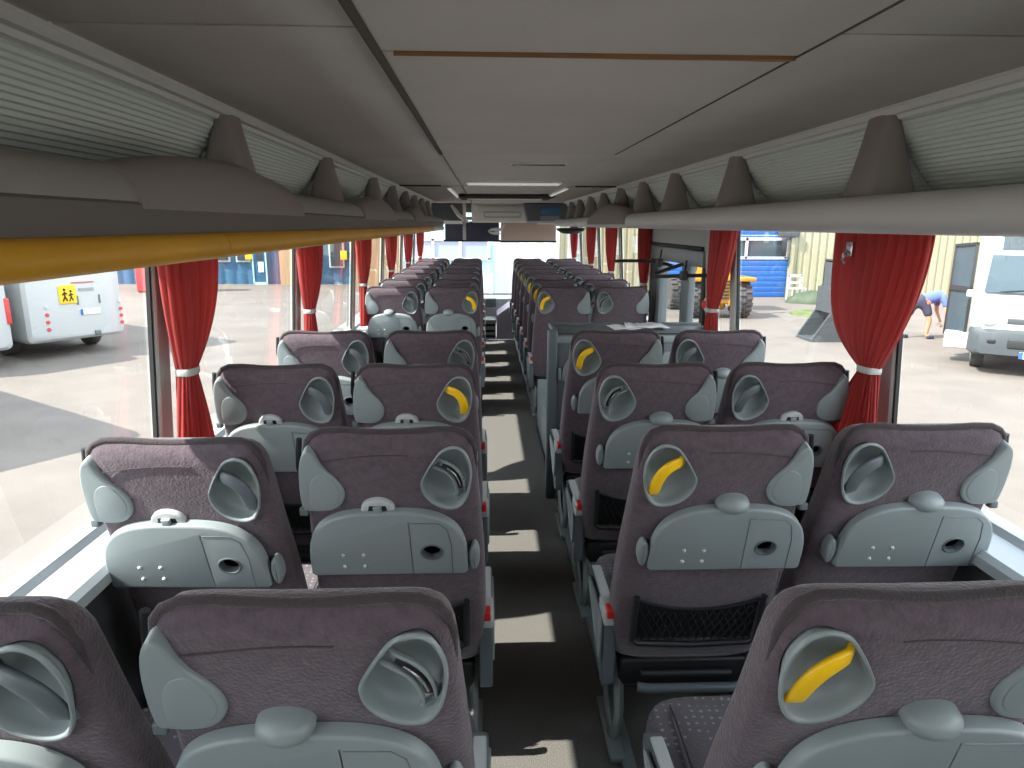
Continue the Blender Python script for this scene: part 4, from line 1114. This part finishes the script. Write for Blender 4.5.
o = MB().box(-14.4, -13.2, 28.8, 29.6, G, 1.2, .1).build('red_container', M['red_paint']); tag(o, 'red bin-like container beyond the white minibus', 'container')
o = MB().box(-13.1, -12.3, 28.9, 29.7, G, 1.25, .08).build('blue_container', M['blue_door']); tag(o, 'bright blue container beside the red container', 'container')
# pale hall seen through the windscreen
struct(wall_ribs('wall_pale_hall', -3.2, 0.1, 26, G, 5, M['pale_blue'], pitch=.5, d=.03))
m_ = MB(); m_.box(-3.1, -.05, 25.9, 25.98, .36, .98)
o = struct(m_.build('window_40', M['pale_glass']))
m_ = MB()
for x in (-3.1, -2.1, -1.1, -.05): m_.box(x-.05, x+.05, 25.84, 25.92, .3, 1.05)
m_.box(-3.15, 0, 25.84, 25.92, .28, .36); m_.box(-3.15, 0, 25.84, 25.92, .98, 1.06); m_.build('glazing_bar', M['white_paint'], o)
struct(wall_ribs('wall_white_hall', 0.1, 2.6, 26.4, G, 5, M['white_paint'], pitch=.5, d=.03))
t = thing('car', 'red car seen beyond the far right curtains', 'car', (6.4, 30.5, G), .2)
rings = [sec(0, .3, .7, 0, 1.7, .1), sec(.1, .22, .85, 0, 1.7, .12), sec(1.1, .2, .95, 0, 1.7, .12), sec(1.7, .2, 1.42, .12, 1.58, .15), sec(3.2, .2, 1.42, .12, 1.58, .15), sec(4.0, .25, .95, 0, 1.7, .12), sec(4.2, .3, .8, .05, 1.65, .1)]
MB().loft(rings).build('body', M['red_paint'], t, 35)
quad_plate([(.15, 1.15, .98), (1.55, 1.15, .98), (1.45, 1.66, 1.36), (.25, 1.66, 1.36)], .02, (0, -.7, .6)).build('windscreen', M['glass_dark'], t)
for x in (0, 1.5):
    for yy in (.8, 3.3): m_ = MB(); m_.lathe((x, yy, .3), [(0, 0), (.3, 0), (.3, .2), (0, .2)], (1, 0, 0), 18); m_.build('wheel', M['tyre'], t)

# ------------------------------------------------------------------ light
SUNV = Vector((.865, .34, -1.0)).normalized()
sl = bpy.data.lights.new('sun', 'SUN'); sl.energy = 5.0; sl.angle = radians(.6); sl.color = (1, .96, .9)
so = bpy.data.objects.new('sun', sl); COL.objects.link(so); so.rotation_euler = SUNV.to_track_quat('-Z', 'Y').to_euler(); so.location = (-10, -5, 15)
w = bpy.data.worlds.new('World'); scene.world = w; w.use_nodes = True
nt = w.node_tree; bg = nt.nodes['Background']
tc = nt.nodes.new('ShaderNodeTexCoord'); sp = nt.nodes.new('ShaderNodeSeparateXYZ'); rp_ = nt.nodes.new('ShaderNodeValToRGB')
nt.links.new(tc.outputs['Generated'], sp.inputs[0]); nt.links.new(sp.outputs['Z'], rp_.inputs['Fac']); nt.links.new(rp_.outputs['Color'], bg.inputs['Color'])
rp_.color_ramp.elements[0].position = 0.0; rp_.color_ramp.elements[0].color = (1, 1, 1, 1)
rp_.color_ramp.elements[1].position = .7; rp_.color_ramp.elements[1].color = (.72, .84, 1, 1)
bg.inputs['Strength'].default_value = 1.8

# ------------------------------------------------------------------ camera
F, YAW, PIT, ROLL, CX, CZ = 690, .0385, .2265, -.004, -.172, 1.55
fw = Vector((sin(YAW)*cos(PIT), cos(YAW)*cos(PIT), -sin(PIT))); rt = Vector((cos(YAW), -sin(YAW), 0)); dn = -(rt.cross(fw))
r2 = rt*cos(ROLL) + dn*sin(ROLL); d2 = -rt*sin(ROLL) + dn*cos(ROLL)
cam = bpy.data.cameras.new('camera'); co = bpy.data.objects.new('camera', cam); COL.objects.link(co)
cam.sensor_width = 36; cam.lens = 36*F/1024; cam.clip_start = .02; cam.clip_end = 400
mw = Matrix((( r2.x, -d2.x, -fw.x, CX), (r2.y, -d2.y, -fw.y, 0), (r2.z, -d2.z, -fw.z, CZ), (0, 0, 0, 1)))
co.matrix_world = mw
scene.camera = co
scene.view_settings.view_transform = 'Standard'; scene.view_settings.look = 'None'; scene.view_settings.gamma = 1.0
scene.view_settings.use_curve_mapping = False
scene.view_settings.exposure = 1.5
scene.cycles.use_denoising = True
scene.cycles.max_bounces = 10; scene.cycles.diffuse_bounces = 6; scene.cycles.transparent_max_bounces = 24
